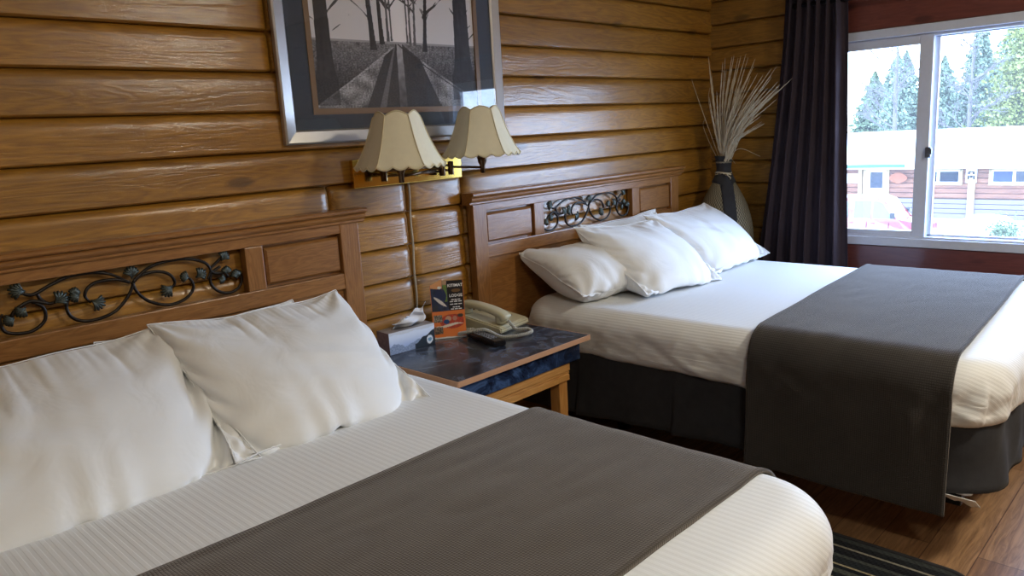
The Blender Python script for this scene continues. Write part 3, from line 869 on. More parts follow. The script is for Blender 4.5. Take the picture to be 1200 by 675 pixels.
for fn, o0, du, dv, nm in ((tissue_front, (-w_, -d_-.0006, 0), (2*w_, 0, 0), (0, 0, h_), 'front_print'), (tissue_top, (-w_, -d_, h_+.0006), (2*w_, 0, 0), (0, 2*d_, 0), 'top_print'), (tissue_end, (-w_-.0006, d_, 0), (0, -2*d_, 0), (0, 0, h_), 'end_print'), (tissue_end, (w_+.0006, -d_, 0), (0, 2*d_, 0), (0, 0, h_), 'end_print')):
    P, Cc = facegrid(o0, du, dv, 90, 36, fn); link(nm, grid_mesh(nm, P, col=Cc), M['paint'], body)
bm = B(); add_lathe(bm, [(.001, 0), (1, 0)], 32, (0, 0, 0), cap=False)
for v in bm.verts: v.co = Vector((v.co.x*.062, v.co.y*.018, h_+.0012))
obj('opening', bm, M['phone_d'], body)
P = np.zeros((16, 24, 3))
for j in range(16):
    for i in range(24):
        u = i/23; v = j/15
        x = -.055+.13*u+.012*math.sin(v*7)
        z = h_+.001+.062*v**.8*(.45+.65*u)+.006*math.sin(u*15+v*5)*v
        P[j, i] = (x+.015*v, .022*math.sin(u*9+v*3)*(.3+.7*(1-v))*.6-.018*v*(1-u)+.006*math.sin(v*11+u*4), z)
o = link('tissue', grid_mesh('tissue', P), M['paper'], tb, True); o.modifiers.new('s', 'SOLIDIFY').thickness = .0008

# brochure stand
br = thing('brochure', 'orange and black lodge brochure standing on the nightstand between tissue box and phone', 'brochure', (1.835, -.16, NZ+.0008), t(-36))
bw, bh, bd = .062, .222, .03
def bro(u, v):
    n1 = noise.noise((u*9, v*16, 0)); n2 = noise.noise((u*25, v*40, 4))
    top_l = v > .46
    if top_l:
        c = (.16+.08*n1, .20+.08*n1, .30+.1*n1)
        if v > .86-.1*u and u < .36: c = (.86, .62, .42)
        if .38 < u < .5 and v > .62: c = (.42+.1*n2, .52+.1*n2, .25)
        # angler figure and fish
        if ((u-.3)/.17)**2+((v-.72)/.13)**2 < 1: c = (.13, .18, .32)
        if ((u-.28)/.06)**2+((v-.86)/.025)**2 < 1: c = (.9, .9, .88)
        q = (u-.10)/.42
        if 0 < q < 1 and abs(v-(.70-.19*q)) < .035*math.sin(PI*min(1, q+.1)): c = (.86, .84, .82)
        if u < .2 and v < .56+.05*n1: c = (.2, .22, .26)
        if u > .52:
            lim = .50+.06*(1-((u-.76)/.24)**2) if True else 0
            if v > .44+.06*((u-.76)/.24)**2: c = (.09, .07, .08)
    else:
        c = (.88, .48, .22)
        if .08 < v < .40 and .04 < u < .95:
            rr = ((u-.6)/.38)**2+((v-.28)/.12)**2
            if rr < 1: c = mixc((.62, .22, .14), (.80, .30, .20), .5+n2)
            if ((u-.48)/.09)**2+((v-.33)/.045)**2 < 1: c = (.75, .6, .5)
            if ((u-.42)/.09)**2+((v-.28)/.04)**2 < 1: c = (.15, .3, .5)
            if ((u-.68)/.07)**2+((v-.33)/.04)**2 < 1: c = (.70, .5, .42)
            if ((u-.85)/.09)**2+((v-.37)/.03)**2 < 1: c = (.25, .22, .2)
            if abs(v-(.22-.02*math.sin(u*6))) < .022*math.sin(PI*min(1, max(0, (u-.06)/.88))): c = (.88, .84, .78)
            if u < .3 and v < .2: c = mixc((.2, .2, .18), (.6, .5, .42), .5+n2)
            if u < .3 and v > .28: c = mixc((.25, .25, .22), (.7, .66, .6), .5+n2)
        if v < .025: c = (.85, .84, .82)
    if u < .015 or u > .985: c = (.8, .45, .25)
    return tuple(min(1, max(0, x)) for x in c)
def bro_top(u): # outline: cut-out top edge
    if u < .36: return .91+.09*(u/.36)
    if u < .5: return .90
    return .965
P, Cc = facegrid((-bw, 0, 0), (2*bw, 0, 0), (0, 0, 1), 110, 150, lambda u, v: bro(u, v*bro_top(u)))
for i in range(110): P[:, i, 2] = np.linspace(0, bh*bro_top(i/109), 150)
P[..., 1] = -bd+P[..., 2]*.10
o = link('front_card', grid_mesh('front_card', P, col=Cc), M['paint'], br); o.modifiers.new('s', 'SOLIDIFY').thickness = .0008
bm = B(); add_prism(bm, [(-bd+.001, 0), (-bd+.001+.018, .17), (-bd+.03, .17), (bd*.6, 0)], -bw+.002, bw-.002, 'x'); obj('brochure_stack', bm, M['phone_d'], br)
for body, size, z in (('KITIMAT', .0150, .196), ('LODGE', .0150, .158)):
    me = text_mesh(body, size, .0003, bold=.0004); me.materials.append(M['white_ink'])
    tx = bpy.data.objects.new('lettering', me); COL.objects.link(tx); tx.parent = br
    tx.rotation_euler = (PI/2-.0997*-1*-1, 0, 0); tx.location = (.032, -bd+z*.10-.0012, z)
for q, z in enumerate((.143, .136, .126, .115, .108)):
    bm = B(); L = (.018, .024, .024, .014, .022)[q]
    for s in range(3): add_box(bm, .032-L+2*L*s/3, .032-L+2*L*(s+.8)/3, -bd+z*.10-.0014, -bd+z*.10-.0009, z-.0018, z+.0018)
    obj('small_print', bm, M['white_ink'], br)
bm = B(); add_lathe(bm, [(.0005, -.0005), (1, -.0005), (1, .0005), (.0005, .0005)], 20, cap=False)
for v in bm.verts: v.co = Vector((.034+v.co.x*.017, -bd+.0177-.0012+v.co.z, .177+v.co.y*.0065))
obj('emblem', bm, M['fillet'], br)

# telephone
ph = thing('telephone', 'cream corded desk telephone at the back of the nightstand', 'telephone', (2.035, -.195, NZ+.001), t(9))
# local frame: x right, y away from the user, z up; base is a wedge 0.17 wide, .21 deep
bm = B(); add_prism(bm, [(-.105, 0), (-.108, .014), (-.100, .024), (.085, .058), (.100, .056), (.105, .045), (.105, 0)], -.095, .095, 'x')
bmesh.ops.bevel(bm, geom=list(bm.edges), offset=.005, segments=2, affect='EDGES'); obj('base', bm, M['phone'], ph, False)
slope = math.atan2(.034, .185)
Rb = Matrix.Translation((0, -.0075, .0415)) @ Matrix.Rotation(slope, 4, 'X')
def pbox(nm, x0, x1, y0, y1, z0, z1, mat, bev=.001):
    bm = B(); add_box(bm, x0, x1, y0, y1, z0, z1, bev, Rb); return obj(nm, bm, mat, ph)
pbox('display', .0, .055, .068, .082, 0, .002, M['phone_d'])
for r_ in range(4):
    for c_ in range(3): pbox('key', .012+c_*.017, .024+c_*.017, -.045+r_*.017, -.034+r_*.017, 0, .004, M['phone_key'])
pbox('key', .012, .024, .035, .044, 0, .0035, M['phone_red']); pbox('key', .032, .044, .035, .044, 0, .0035, M['phone_key'])
pbox('card', .062, .088, .0, .04, 0, .001, M['phone_key'], 0)
# handset
pts = catmull([(-.055, -.108, .047), (-.055, -.085, .066), (-.055, -.03, .083), (-.055, .04, .094), (-.055, .085, .094), (-.055, .108, .080)], 6)
bm = B(); n = len(pts)
rings = []
for i, p in enumerate(pts):
    d = (pts[min(i+1, n-1)]-pts[max(i-1, 0)]).normalized(); up = Vector((1, 0, 0)).cross(d)
    q = i/(n-1); ww = .024+.004*abs(2*q-1)**2; hh = .013+.008*abs(2*q-1)**3
    ee = math.sqrt(max(.02, 1-max(0, abs(2*q-1)-.86)**2/.02))
    rings.append([bm.verts.new(p+Vector((1, 0, 0))*ww*ee*math.copysign(abs(math.cos(a))**.6, math.cos(a))+up*hh*ee*math.copysign(abs(math.sin(a))**.6, math.sin(a))) for a in [2*PI*k/16 for k in range(16)]])
for r0, r1 in zip(rings[:-1], rings[1:]):
    for k in range(16): bm.faces.new((r0[k], r0[(k+1) % 16], r1[(k+1) % 16], r1[k]))
bm.faces.new(rings[0]); bm.faces.new(rings[-1])
for y, z in ((-.082, .038), (.085, .066)): add_lathe(bm, [(.012, -.01), (.024, -.004), (.025, .02), (.02, .026)], 20, (-.055, y, z))
hs = obj('handset', bm, M['phone'], ph, True)
# coiled cord, loops out to the right and comes back past the remote
def w2l(x, y, z):
    dx, dy = x-2.035, y+.195; ca, sa = math.cos(t(9)), math.sin(t(9)); return (dx*ca+dy*sa, -dx*sa+dy*ca, z)
cc = catmull([(-.055, -.112, .045), (-.048, -.128, .022), w2l(2.02, -.335, .010), w2l(2.045, -.37, .009), w2l(2.02, -.41, .009), w2l(1.96, -.405, .009), w2l(1.91, -.36, .009), w2l(1.885, -.30, .032), w2l(1.85, -.24, .022), w2l(1.85, -.19, .009), w2l(1.89, -.165, .009), w2l(1.925, -.20, .012)], 12)
# resample helix finely
def helix(path, rad, pitch, per=9):
    out = []; acc = 0; step = pitch/per
    for i in range(len(path)-1):
        p, q = path[i], path[i+1]; d = q-p; l = d.length; k = max(1, int(round(l/step)))
        a, b_ = frame_at(d)
        for j in range(k):
            s = acc+l*j/k; out.append(p+d*(j/k)+(a*math.cos(s*2*PI/pitch)+b_*math.sin(s*2*PI/pitch))*rad)
        acc += l
    return out
bm = B(); add_tube(bm, helix(cc, .0052, .0056, 8), .0021, 5); obj('coiled_cord', bm, M['cordp'], ph, True)

# remote
rm = thing('remote_control', 'black remote control on the nightstand in front of the telephone', 'remote', (1.858, -.335, NZ+.001), t(-13))
bm = B(); add_box(bm, -.024, .024, -.10, .10, 0, .022, .007, seg=3); obj('case', bm, M['black'], rm)
for r_ in range(9):
    for c_ in range(3): 
        bm = B(); add_box(bm, -.016+c_*.0115, -.008+c_*.0115, -.055+r_*.016, -.046+r_*.016, .021, .0245, .001); obj('button', bm, M['key'], rm)

# ------------------------------------------------------------------ wall lamp
BX0, BX1, BZ0, BZ1 = 1.545, 2.053, 1.152, 1.25
lamp = thing('wall_lamp', 'polished brass back plate of the twin swing-arm lamp on the log wall', 'wall lamp', (1.80, -.045, 1.152))
def lput(o, par=None): o.parent = par or lamp; o.location = (-1.80, .045, -1.152) if par is None else (0, 0, 0); return o
bm = B(); add_box(bm, BX0, BX1, -.052, -.033, BZ0, BZ1, .002); lput(obj('back_plate', bm, M['brass']))
bm = B(); add_box(bm, 1.57, 2.03, -.034, -.020, BZ0+.01, BZ1-.01); lput(obj('junction_box', bm, M['bronze']))
def cyl(bm, c, r, h, seg=20, taper=1.): add_lathe(bm, [(r*taper, -h/2), (r, -h/2+.002), (r, h/2-.002), (r*.9, h/2)], seg, c)
def swing(piv, hinge, sock, zb):
    bm = B()
    cyl(bm, (piv[0], piv[1], zb), .012, .05); add_tube(bm, [(piv[0], -.05, zb), (piv[0], piv[1], zb)], .006, 8)
    cyl(bm, (hinge[0], hinge[1], zb), .011, .05)
    for q in (-.008, .010): add_tube(bm, [(piv[0], piv[1], zb+q), (hinge[0], hinge[1], zb+q)], .0042, 8)
    add_tube(bm, [(hinge[0], hinge[1], zb+.004), (sock[0], sock[1], zb-.004)], .0045, 8)
    add_lathe(bm, [(.006, -.035), (.009, -.033), (.010, -.005), (.016, .006), (.019, .03), (.017, .034)], 20, (sock[0], sock[1], zb+.01))
    add_tube(bm, [(sock[0], sock[1], zb+.03), (sock[0], sock[1], zb+.19)], .0045, 8)
    arm = lput(obj('swing_arm', bm, M['bronze'], None, True))
    return arm
def shade(c, zb, rb=.15, rt=.072, h=.178, rot=0.):
    n = 24*6; rows = 22; P = np.zeros((rows, n, 3)); sides = 6
    for j in range(rows):
        v = j/(rows-1)
        for i in range(n):
            a = 2*PI*i/n
            sec = (a/(2*PI/sides)) % 1
            ap = math.cos(PI/sides)/math.cos((sec-.5)*2*PI/sides)
            r = rb+(rt-rb)*(v**.86)
            r *= .35+.65*ap; r -= .006*math.sin(v*PI)
            z = h*v
            if v > .97 or True: pass
            sc = abs(math.sin(sec*PI))
            if j == 0 or j == 1: z -= 0
            z += (v**12)*(-.014*(1-sc))+((1-v)**16)*(-.010*abs(math.sin(sec*3*PI))+.006)
            P[j, i] = (c[0]+r*math.cos(a+rot), c[1]+r*math.sin(a+rot), zb+z)
    o = lput(link('lamp_shade', grid_mesh('lamp_shade', P, closed_u=True), M['shade'], smooth=True))
    o.data.set_sharp_from_angle(angle=t(24))
    o.modifiers.new('s', 'SOLIDIFY').thickness = .0016
    o['label'] = 'cream fluted bell lamp shade with scalloped hem'
    bm = B()
    for k in range(sides):
        i = int(k*n/sides); add_tube(bm, [P[j, i]*[1, 1, 1]+np.array([math.cos(2*PI*i/n+rot), math.sin(2*PI*i/n+rot), 0])*.001 for j in range(rows)], .0022, 5)
    add_tube(bm, [P[0, i] for i in range(n)], .0026, 5, closed=True); add_tube(bm, [P[-1, i] for i in range(n)], .0026, 5, closed=True)
    pp = obj('shade_piping', bm, M['shade_trim'], o, True)
    bm = B(); add_lathe(bm, [(.004, 0), (.028, .015), (.03, .035), (.022, .055), (.013, .075), (.013, .09)][::-1], 20, (c[0], c[1], zb+.03)); lput(obj('bulb', bm, M['bulb'], None, True))
L1 = (1.575, -.28); L2 = (2.02, -.205)
ZA = 1.195
swing((1.64, -.10), (1.885, -.13), L1, ZA)
swing((1.93, -.075), (1.945, -.11), L2, ZA)
shade(L1, 1.222, rot=t(202)); shade(L2, 1.236, rb=.147, rot=t(201))
lamp['label'] = 'twin swing-arm wall lamp with polished brass plate and two cream scalloped shades'
# cord cover
bm = B(); pts = [(1.795, -.036, 1.155)]+[(1.795+.002*math.sin(i), -.036+.0006*i, 1.155-.03*i) for i in range(1, 37)]
add_tube(bm, pts, .0042, 8)
o = obj('cord_cover', bm, M['cord']); tag(o, 'pale cord cover running down the log wall below the brass lamp', 'cord cover')

# ------------------------------------------------------------------ framed picture
pic = thing('framed_picture', 'silver-framed black and white photograph of a tree-lined road on the log wall', 'picture', (1.807, -.035, 1.31))
def pput(o): o.parent = pic; o.location = (-1.807, .035, -1.31); return o
PX0, PX1, PZ0, PZ1 = 1.302, 2.313, 1.312, 2.10
bm = B()
fw = .046
prof = [(0, -.034), (0, -.052), (.006, -.056), (fw-.006, -.050), (fw, -.044), (fw, -.036)]
corners = [(PX0, PZ0, 1, 1), (PX1, PZ0, -1, 1), (PX1, PZ1, -1, -1), (PX0, PZ1, 1, -1)]
rs = [[bm.verts.new((x+sx*p[0], p[1], z+sz*p[0])) for p in prof] for (x, z, sx, sz) in corners]
for k in range(4):
    for j in range(len(prof)): bm.faces.new((rs[k][j], rs[(k+1) % 4][j], rs[(k+1) % 4][(j+1) % len(prof)], rs[k][(j+1) % len(prof)]))
pput(obj('frame', bm, M['silver']))
ix0, ix1, iz0, iz1 = 1.442, 2.172, 1.428, 1.985
def ringbox(bm, x0, x1, z0, z1, w, y0, y1):
    add_box(bm, x0, x1, y0, y1, z0, z0+w); add_box(bm, x0, x1, y0, y1, z1-w, z1); add_box(bm, x0, x0+w, y0, y1, z0+w, z1-w); add_box(bm, x1-w, x1, y0, y1, z0+w, z1-w)
bm = B(); add_box(bm, PX0+fw-.002, ix0-.02, -.042, -.034, PZ0+fw-.002, PZ1-fw+.002); add_box(bm, ix1+.02, PX1-fw+.002, -.042, -.034, PZ0+fw-.002, PZ1-fw+.002)
add_box(bm, ix0-.02, ix1+.02, -.042, -.034, PZ0+fw-.002, iz0-.02); add_box(bm, ix0-.02, ix1+.02, -.042, -.034, iz1+.02, PZ1-fw+.002); pput(obj('mat_board', bm, M['mat_board']))
bm = B(); ringbox(bm, ix0-.022, ix1+.022, iz0-.022, iz1+.022, .02, -.044, -.033); pput(obj('fillet', bm, M['fillet']))
# the print: misty avenue of bare trees with a wet road
TREES = [(1.49, 1.53, .037, .030, 0), (1.691, 1.626, .013, .018, -.2), (1.729, 1.648, .010, .008, -.1), (1.757, 1.658, .006, .006, 0), (1.92, 1.628, .010, .006, .35), (1.875, 1.648, .006, .008, .2), (2.107, 1.545, .050, .040, 0),
         (1.772, 1.66, .004, .004, 0), (1.842, 1.655, .004, .005, .05), (1.855, 1.652, .005, .005, .1)]
BR = []
rr_ = random.Random(4)
for (tx, tz, w0, w1, lean) in TREES:
    for k in range(9):
        z = tz+.09+.28*rr_.random(); a = rr_.uniform(-1.0, 1.0); BR.append((tx+lean*(z-tz)*.25, z, tx+lean*(z-tz)*.25+math.copysign(.05+.09*rr_.random(), a), z+.05+.08*rr_.random(), 0.002*rr_.random()+.0014))
BR.append((1.925, 1.745, 2.012, 1.815, .006)); BR.append((2.012, 1.815, 2.08, 1.90, .004))
BRA = np.array(BR)
def art(u, v):
    x = ix0+(ix1-ix0)*u; z = iz0+(iz1-iz0)*v; hz = 1.648; vx = 1.803
    n1 = noise.noise((x*60, z*60, 0)); n2 = noise.noise((x*18, z*30, 3)); n3 = noise.noise((x*150, z*250, 5))
    if z >= hz:
        g = .84+.10*sm(0, .1, .1-abs(x-vx))-.03*(z-hz)
        if z < hz+.006: g = .6
    else:
        dpt = (hz-z)/(hz-iz0)
        xl = vx-.013-.36*dpt**1.08; xr = vx+.013+.40*dpt**1.1
        g = .42-.22*sm(.05, .7, dpt)+.22*n3+.14*n1*(1-dpt)
        if xl < x < xr:
            q = (x-xl)/(xr-xl)
            g = .56+.30*n2+.24*n3-.12*dpt
            # dark wet strip with the bright reflection in its middle
            if abs(x-vx-.01) < .055+.13*dpt*.9: g = .17+.08*n3+.05*n2
            if abs(x-vx) < .012+.005*dpt: g = mixc((.62,), (.30,), sm(.1, .9, dpt))[0]+.1*n1
            if abs(x-vx+.075*dpt+.018) < .012*dpt+.002: g += .22
        if abs(x-xl) < .006 and dpt > .05: g = .62+.3*n3
        if abs(x-xr+.02) < .004: g = .12
    d = 0
    for (tx, tz, w0, w1, lean) in TREES:
        if z > tz-.004:
            h = z-tz; cx_ = tx+lean*h*.28
            wd = w0*(.82+.35*math.exp(-h/.03)-.15*min(1, h/.3))
            if abs(x-cx_) < wd: d = 1; far = w0 < .009; g = (.33 if far else .15)+.04*n1+.05*noise.noise((x*90, z*12, 7))
        elif z > tz-.09 and abs(x-tx) < w0*1.2 and w0 > .03: g *= .55
    if z > hz and not d:
        bx0, bz0, bx1, bz1, bwid = BRA[:, 0], BRA[:, 1], BRA[:, 2], BRA[:, 3], BRA[:, 4]
        ex, ez = bx1-bx0, bz1-bz0; tt = np.clip(((x-bx0)*ex+(z-bz0)*ez)/(ex*ex+ez*ez), 0, 1)
        dist = np.hypot(x-bx0-ex*tt, z-bz0-ez*tt-.004*np.sin(tt*6))
        if (dist < bwid*(1.1-tt)+.0009).any(): g = .22
    g = min(1, max(.03, g)); return (g*1.0, g*.97, g*.95)
P, Cc = facegrid((ix0-.004, -.0385, iz0-.004), (ix1-ix0+.008, 0, 0), (0, 0, iz1-iz0+.008), 420, 320, art)
pput(link('print', grid_mesh('print', P, col=Cc), M['art']))
bm = B(); add_box(bm, PX0+fw-.003, PX1-fw+.003, -.0478, -.0468, PZ0+fw-.003, PZ1-fw+.003); pput(obj('glazing', bm, M['pglass']))
bm = B(); add_box(bm, PX0+.01, PX1-.01, -.037, -.0345, PZ0+.01, PZ1-.01); pput(obj('backing', bm, M['mat_board']))

# ------------------------------------------------------------------ curtain
cur = thing('curtain', 'dark purple-brown pleated curtain at the left side of the window', 'curtain', (3.93, -.62, .05))
rows, cols = 60, 220; P = np.zeros((rows, cols, 3))
for j in range(rows):
    v = j/(rows-1); z = 2.0-1.95*v
    ya = -.50+.16*sm(0, 1, v); yb = -.80-.055*v
    for i in range(cols):
        u = i/(cols-1)
        amp = .030+.012*v
        ph_ = u*2*PI*6.5+.5*math.sin(v*2.2+u*3)
        w = math.sin(ph_)+.25*math.sin(ph_*2+1+v)
        y = ya+(yb-ya)*u+.004*math.cos(ph_)
        P[j, i] = (3.945+amp*w*.8+.012*noise.noise((u*5, v*3, 0))+.004*noise.noise((u*20, v*14, 1))-.02*v, y, z)
o = link('drape', grid_mesh('drape', P-np.array([3.93, -.62, .05])), M['curtain'], cur, True); o.modifiers.new('s', 'SOLIDIFY').thickness = .0022
for k in (5,):
    u = (k+.75)/6.5
    bm = B(); add_tube(bm, [(3.945-3.93+.024*math.cos(a), -.50-.3*u+.62, 1.856-.05+.024*math.sin(a)) for a in [2*PI*q/24 for q in range(24)]], .005, 8, closed=True)
    obj('grommet', bm, M['silver'], cur, True)
rod = thing('curtain_rod', 'black curtain rod above the window', 'curtain rod', (3.945, -1.4, 1.856))
bm = B(); add_tube(bm, [(0, .86, 0), (0, -1.1, 0)], .011, 14); obj('rod', bm, M['foot'], rod, True)
for y in (.84, -1.06):
    bm = B(); add_tube(bm, [(0, y, 0), (.085, y, 0)], .007, 10); add_box(bm, .075, .084, y-.015, y+.015, -.03, .03, .002); obj('bracket', bm, M['foot'], rod)
    if y > 0: continue
    bm = B(); add_lathe(bm, [(.001, -.02), (.016, -.014), (.02, 0), (.016, .014), (.001, .02)], 16)
    for v in bm.verts: v.co = Vector((v.co.x, v.co.z+y+math.copysign(.06, y), v.co.y))
    obj('finial', bm, M['foot'], rod, True)

# ------------------------------------------------------------------ vase with dried grass
VX, VY = 3.83, -.215
vs = thing('vase', 'tall woven vase with black band standing in the corner beside the far bed', 'vase', (VX, VY, 0))
prof = [(.085, 0), (.10, .02), (.125, .2), (.150, .42), (.160, .60), (.158, .70), (.145, .79), (.120, .87), (.085, .94), (.052, 1.0), (.036, 1.04), (.033, 1.07), (.045, 1.095)]
P = np.zeros((len(prof)*4-3, 49, 3)); UV = np.zeros((len(prof)*4-3, 49, 2))
cp = catmull([(p[0], 0, p[1]) for p in prof], 4)
for j, p in enumerate(cp):
    for i in range(49):
        a = 2*PI*i/48; P[j, i] = (p.x*math.cos(a), p.x*math.sin(a), p.z); UV[j, i] = (i/48, p.z)
o = link('vase_body', grid_mesh('vase_body', P, UV), M['basket'], vs, True); o.modifiers.new('s', 'SOLIDIFY').thickness = .004
for ang in (-137, 43):      # cloth band down front and back
    P = np.zeros((len(cp), 9, 3))
    for j, p in enumerate(cp):
        for i in range(9):
            half = min(1.3, .034/max(p.x, .01)) if p.z < .98 else 1.7
            a = t(ang)+half*(i/4-1); r = p.x+.004+(.002 if p.z > .98 else 0); P[j, i] = (r*math.cos(a), r*math.sin(a), p.z+(.03*(p.z > 1.08)))
    o = link('cloth_band', grid_mesh('cloth_band', P), M['skirt'], vs, True); o.modifiers.new('s', 'SOLIDIFY').thickness = .003
bm = B()
for q in range(3): add_tube(bm, [((.042+.002*math.sin(3*a+q))*math.cos(a), (.042+.002*math.sin(3*a+q))*math.sin(a), 1.02+.008*q+.004*math.sin(a*2+q)) for a in [2*PI*k/28 for k in range(28)]], .004, 6, closed=True)
add_tube(bm, [(-.035, -.03, 1.025), (-.06, -.05, 1.03), (-.055, -.07, 1.012), (-.03, -.055, 1.0)], .003, 6)
obj('raffia_tie', bm, M['grass'], vs, True)
gb = thing('dried_grass_bunch', 'spray of pale dried wheat-like grass standing in the woven vase', 'dried grass', (VX, VY, 1.02))
rg = random.Random(5)
for k in range(74):
    # fans out to the right (towards the window) in the photo: -Y direction
    fan = rg.random()**.8
    ly = -(fan*.50)+.06*rg.uniform(-1, 1)+.03; lx = rg.uniform(-.12, .06)-.08*fan
    Lz = .60*(1-.35*fan**2)+rg.uniform(-.22, .05)
    ly *= Lz/.6+.1
    base = Vector((rg.uniform(-.012, .012), rg.uniform(-.012, .012), .03))
    top = Vector((lx, ly, Lz)); mid = base.lerp(top, .5)+Vector((0, .03*fan+.01, .03))
    pts = catmull([base, mid, top], 10)
    bm = B(); n = len(pts)
    thick = rg.random() < .62
    rad = []
    for i in range(n):
        q = i/(n-1)
        rad.append(.0011 if q < .12 else ((.0062 if thick else .0024)*(1-((q-.12)/.88))**.7*(1+.35*((i % 2)*2-1)) + .0005))
    add_tube(bm, pts, rad, 5)
    obj('grass_stem', bm, M['grass'], gb)
for (dx, dy, dz) in ((.0, .20, .62), (.03, .14, .30), (-.02, -.22, .10), (-.1, -.12, .07), (.0, .09, .45)):
    pts = catmull([(0, 0, .03), (dx*.5, dy*.62, dz*.55), (dx, dy, dz*.9), (dx, dy*.9, dz*1.05)] if dy > 0 else [(0, 0, .03), (dx*.5, dy*.4, dz*.9+.05), (dx, dy, dz)], 8); bm = B(); add_tube(bm, pts, [.0022-.0015*i/len(pts) for i in range(len(pts))], 5); obj('grass_stem', bm, M['grass'], gb)

# ------------------------------------------------------------------ rug
bm = B()
RX0, RX1, RY0, RY1, RRd = 1.52, 2.265, -.78, -1.86, .09
out = []
for (cx_, cy_, a0) in ((RX1-RRd, RY0-RRd, 0), (RX0+RRd, RY0-RRd, 90), (RX0+RRd, RY1+RRd, 180), (RX1-RRd, RY1+RRd, 270)):
    for q in range(9): a = t(a0+q*90/8); out.append((cx_+RRd*math.cos(a), cy_+RRd*math.sin(a)))
mx, my = (RX0+RX1)/2, (RY0+RY1)/2
add_prism(bm, [(x-mx, y-my) for x, y in out], 0, .007, 'z'); 
rug = thing('rug', 'dark striped braided rug on the floor between the two beds', 'rug', (mx, my, .0005))
obj('rug_field', bm, M['rug'], rug)
bm = B(); add_tube(bm, [(x-mx, y-my, .006) for x, y in out], .007, 6, closed=True); obj('rug_border', bm, M['skirt'], rug, True)

# ------------------------------------------------------------------ outside
GZ = -4.0
G_ = dict(cedar=rgb(150, 74, 44), trim=rgb(214, 190, 140))
mo = {}
mo['ground'] = plain('wet_ground', rgb(150, 150, 150), .9, bscale=1)
mo['roof'] = plain('pale_metal_roof', rgb(215, 218, 222), .6, bscale=2)
def siding():
    m = NT('cedar_siding'); m.bsdf(Roughness=.7)
    n = m.n('ShaderNodeTexNoise', i_Scale=.9, i_Detail=4.); m.l(m.coords('Object', (1, 1, 4)), n.inputs[0])
    r = m.ramp([(.3, rgb(94, 54, 32)), (.7, rgb(124, 78, 48))]); m.l(n.outputs[0], r.inputs[0]); m.l(r.outputs[0], m.b.inputs['Base Color']); return m.m
mo['siding'] = siding()
mo['grey_siding'] = plain('weathered_siding', rgb(106, 94, 92), .8, bscale=3)
mo['trim'] = plain('cream_trim', rgb(150, 128, 88), .7)
mo['wtrim'] = plain('white_trim', rgb(225, 225, 225), .7)
mo['dglass'] = plain('dark_window_glass', rgb(26, 32, 44), .1)
mo['bluecur'] = plain('blue_curtain', rgb(34, 48, 92), .7)
mo['green'] = plain('green_flashing', rgb(34, 92, 72), .5)
mo['orange'] = plain('orange_sign', rgb(128, 64, 20), .6)
mo['red'] = plain('red_car_paint', rgb(112, 14, 28), .25, coat=.6)
mo['wcar'] = plain('white_car_paint', rgb(225, 226, 230), .3, coat=.5)
mo['cglass'] = plain('car_glass', rgb(70, 84, 90), .08)
mo['paleglass'] = plain('pale_reflecting_glass', rgb(205, 212, 214), .1)
mo['tyre'] = plain('tyre', rgb(24, 24, 26), .8)
mo['chrome'] = plain('wheel_metal', rgb(150, 150, 155), .3, .8)
mo['bark'] = plain('bark', rgb(84, 76, 72), .9)
def foliage(name, a, b_):
    m = NT(name); m.bsdf(Roughness=.85)
    n = m.n('ShaderNodeTexNoise', i_Scale=.8, i_Detail=5.); m.l(m.coords(), n.inputs[0])
    m.l(m.mix(n.outputs[0], a, b_), m.b.inputs['Base Color']); return m.m
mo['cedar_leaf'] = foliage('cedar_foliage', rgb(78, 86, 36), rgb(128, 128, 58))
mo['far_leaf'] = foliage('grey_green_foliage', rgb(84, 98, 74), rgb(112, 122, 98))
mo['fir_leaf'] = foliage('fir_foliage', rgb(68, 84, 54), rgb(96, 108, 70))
mo['near_leaf'] = foliage('yellow_green_leaves', rgb(74, 72, 26), rgb(108, 100, 40))

bm = B(); add_box(bm, W+1.5, 120, -60, 80, GZ-.2, GZ); o = obj('ground', bm, mo['ground']); o['kind'] = 'structure'; 
# motel building across the yard; facade in plane x = 42
FX = 42.
bd = thing('motel_building', 'long low cedar-sided motel building across the yard seen through the window', 'building', (46, 6, GZ))
def bput(o): o.parent = bd; o.location = (-46, -6, -GZ); return o
bm = B()
z = -3.05
while z > GZ: add_box(bm, FX, FX+.2, -12, 24, z-.24, z-.02, .03); z -= .24
bput(obj('lower_siding', bm, mo['grey_siding']))
bm = B(); z = -1.55
while z > -3.0: add_box(bm, FX+.02, FX+.2, -12, 24, z-.24, z-.015, .03); z -= .245
add_box(bm, FX+.2, FX+8, -12, 24, GZ, -1.5); bput(obj('wall', bm, mo['siding']))
bm = B(); add_prism(bm, [(FX-.9, -1.52), (FX-.9, -1.40), (FX+5, .22), (FX+11, -1.4), (FX+11, -1.52)], -13, 25, 'y')
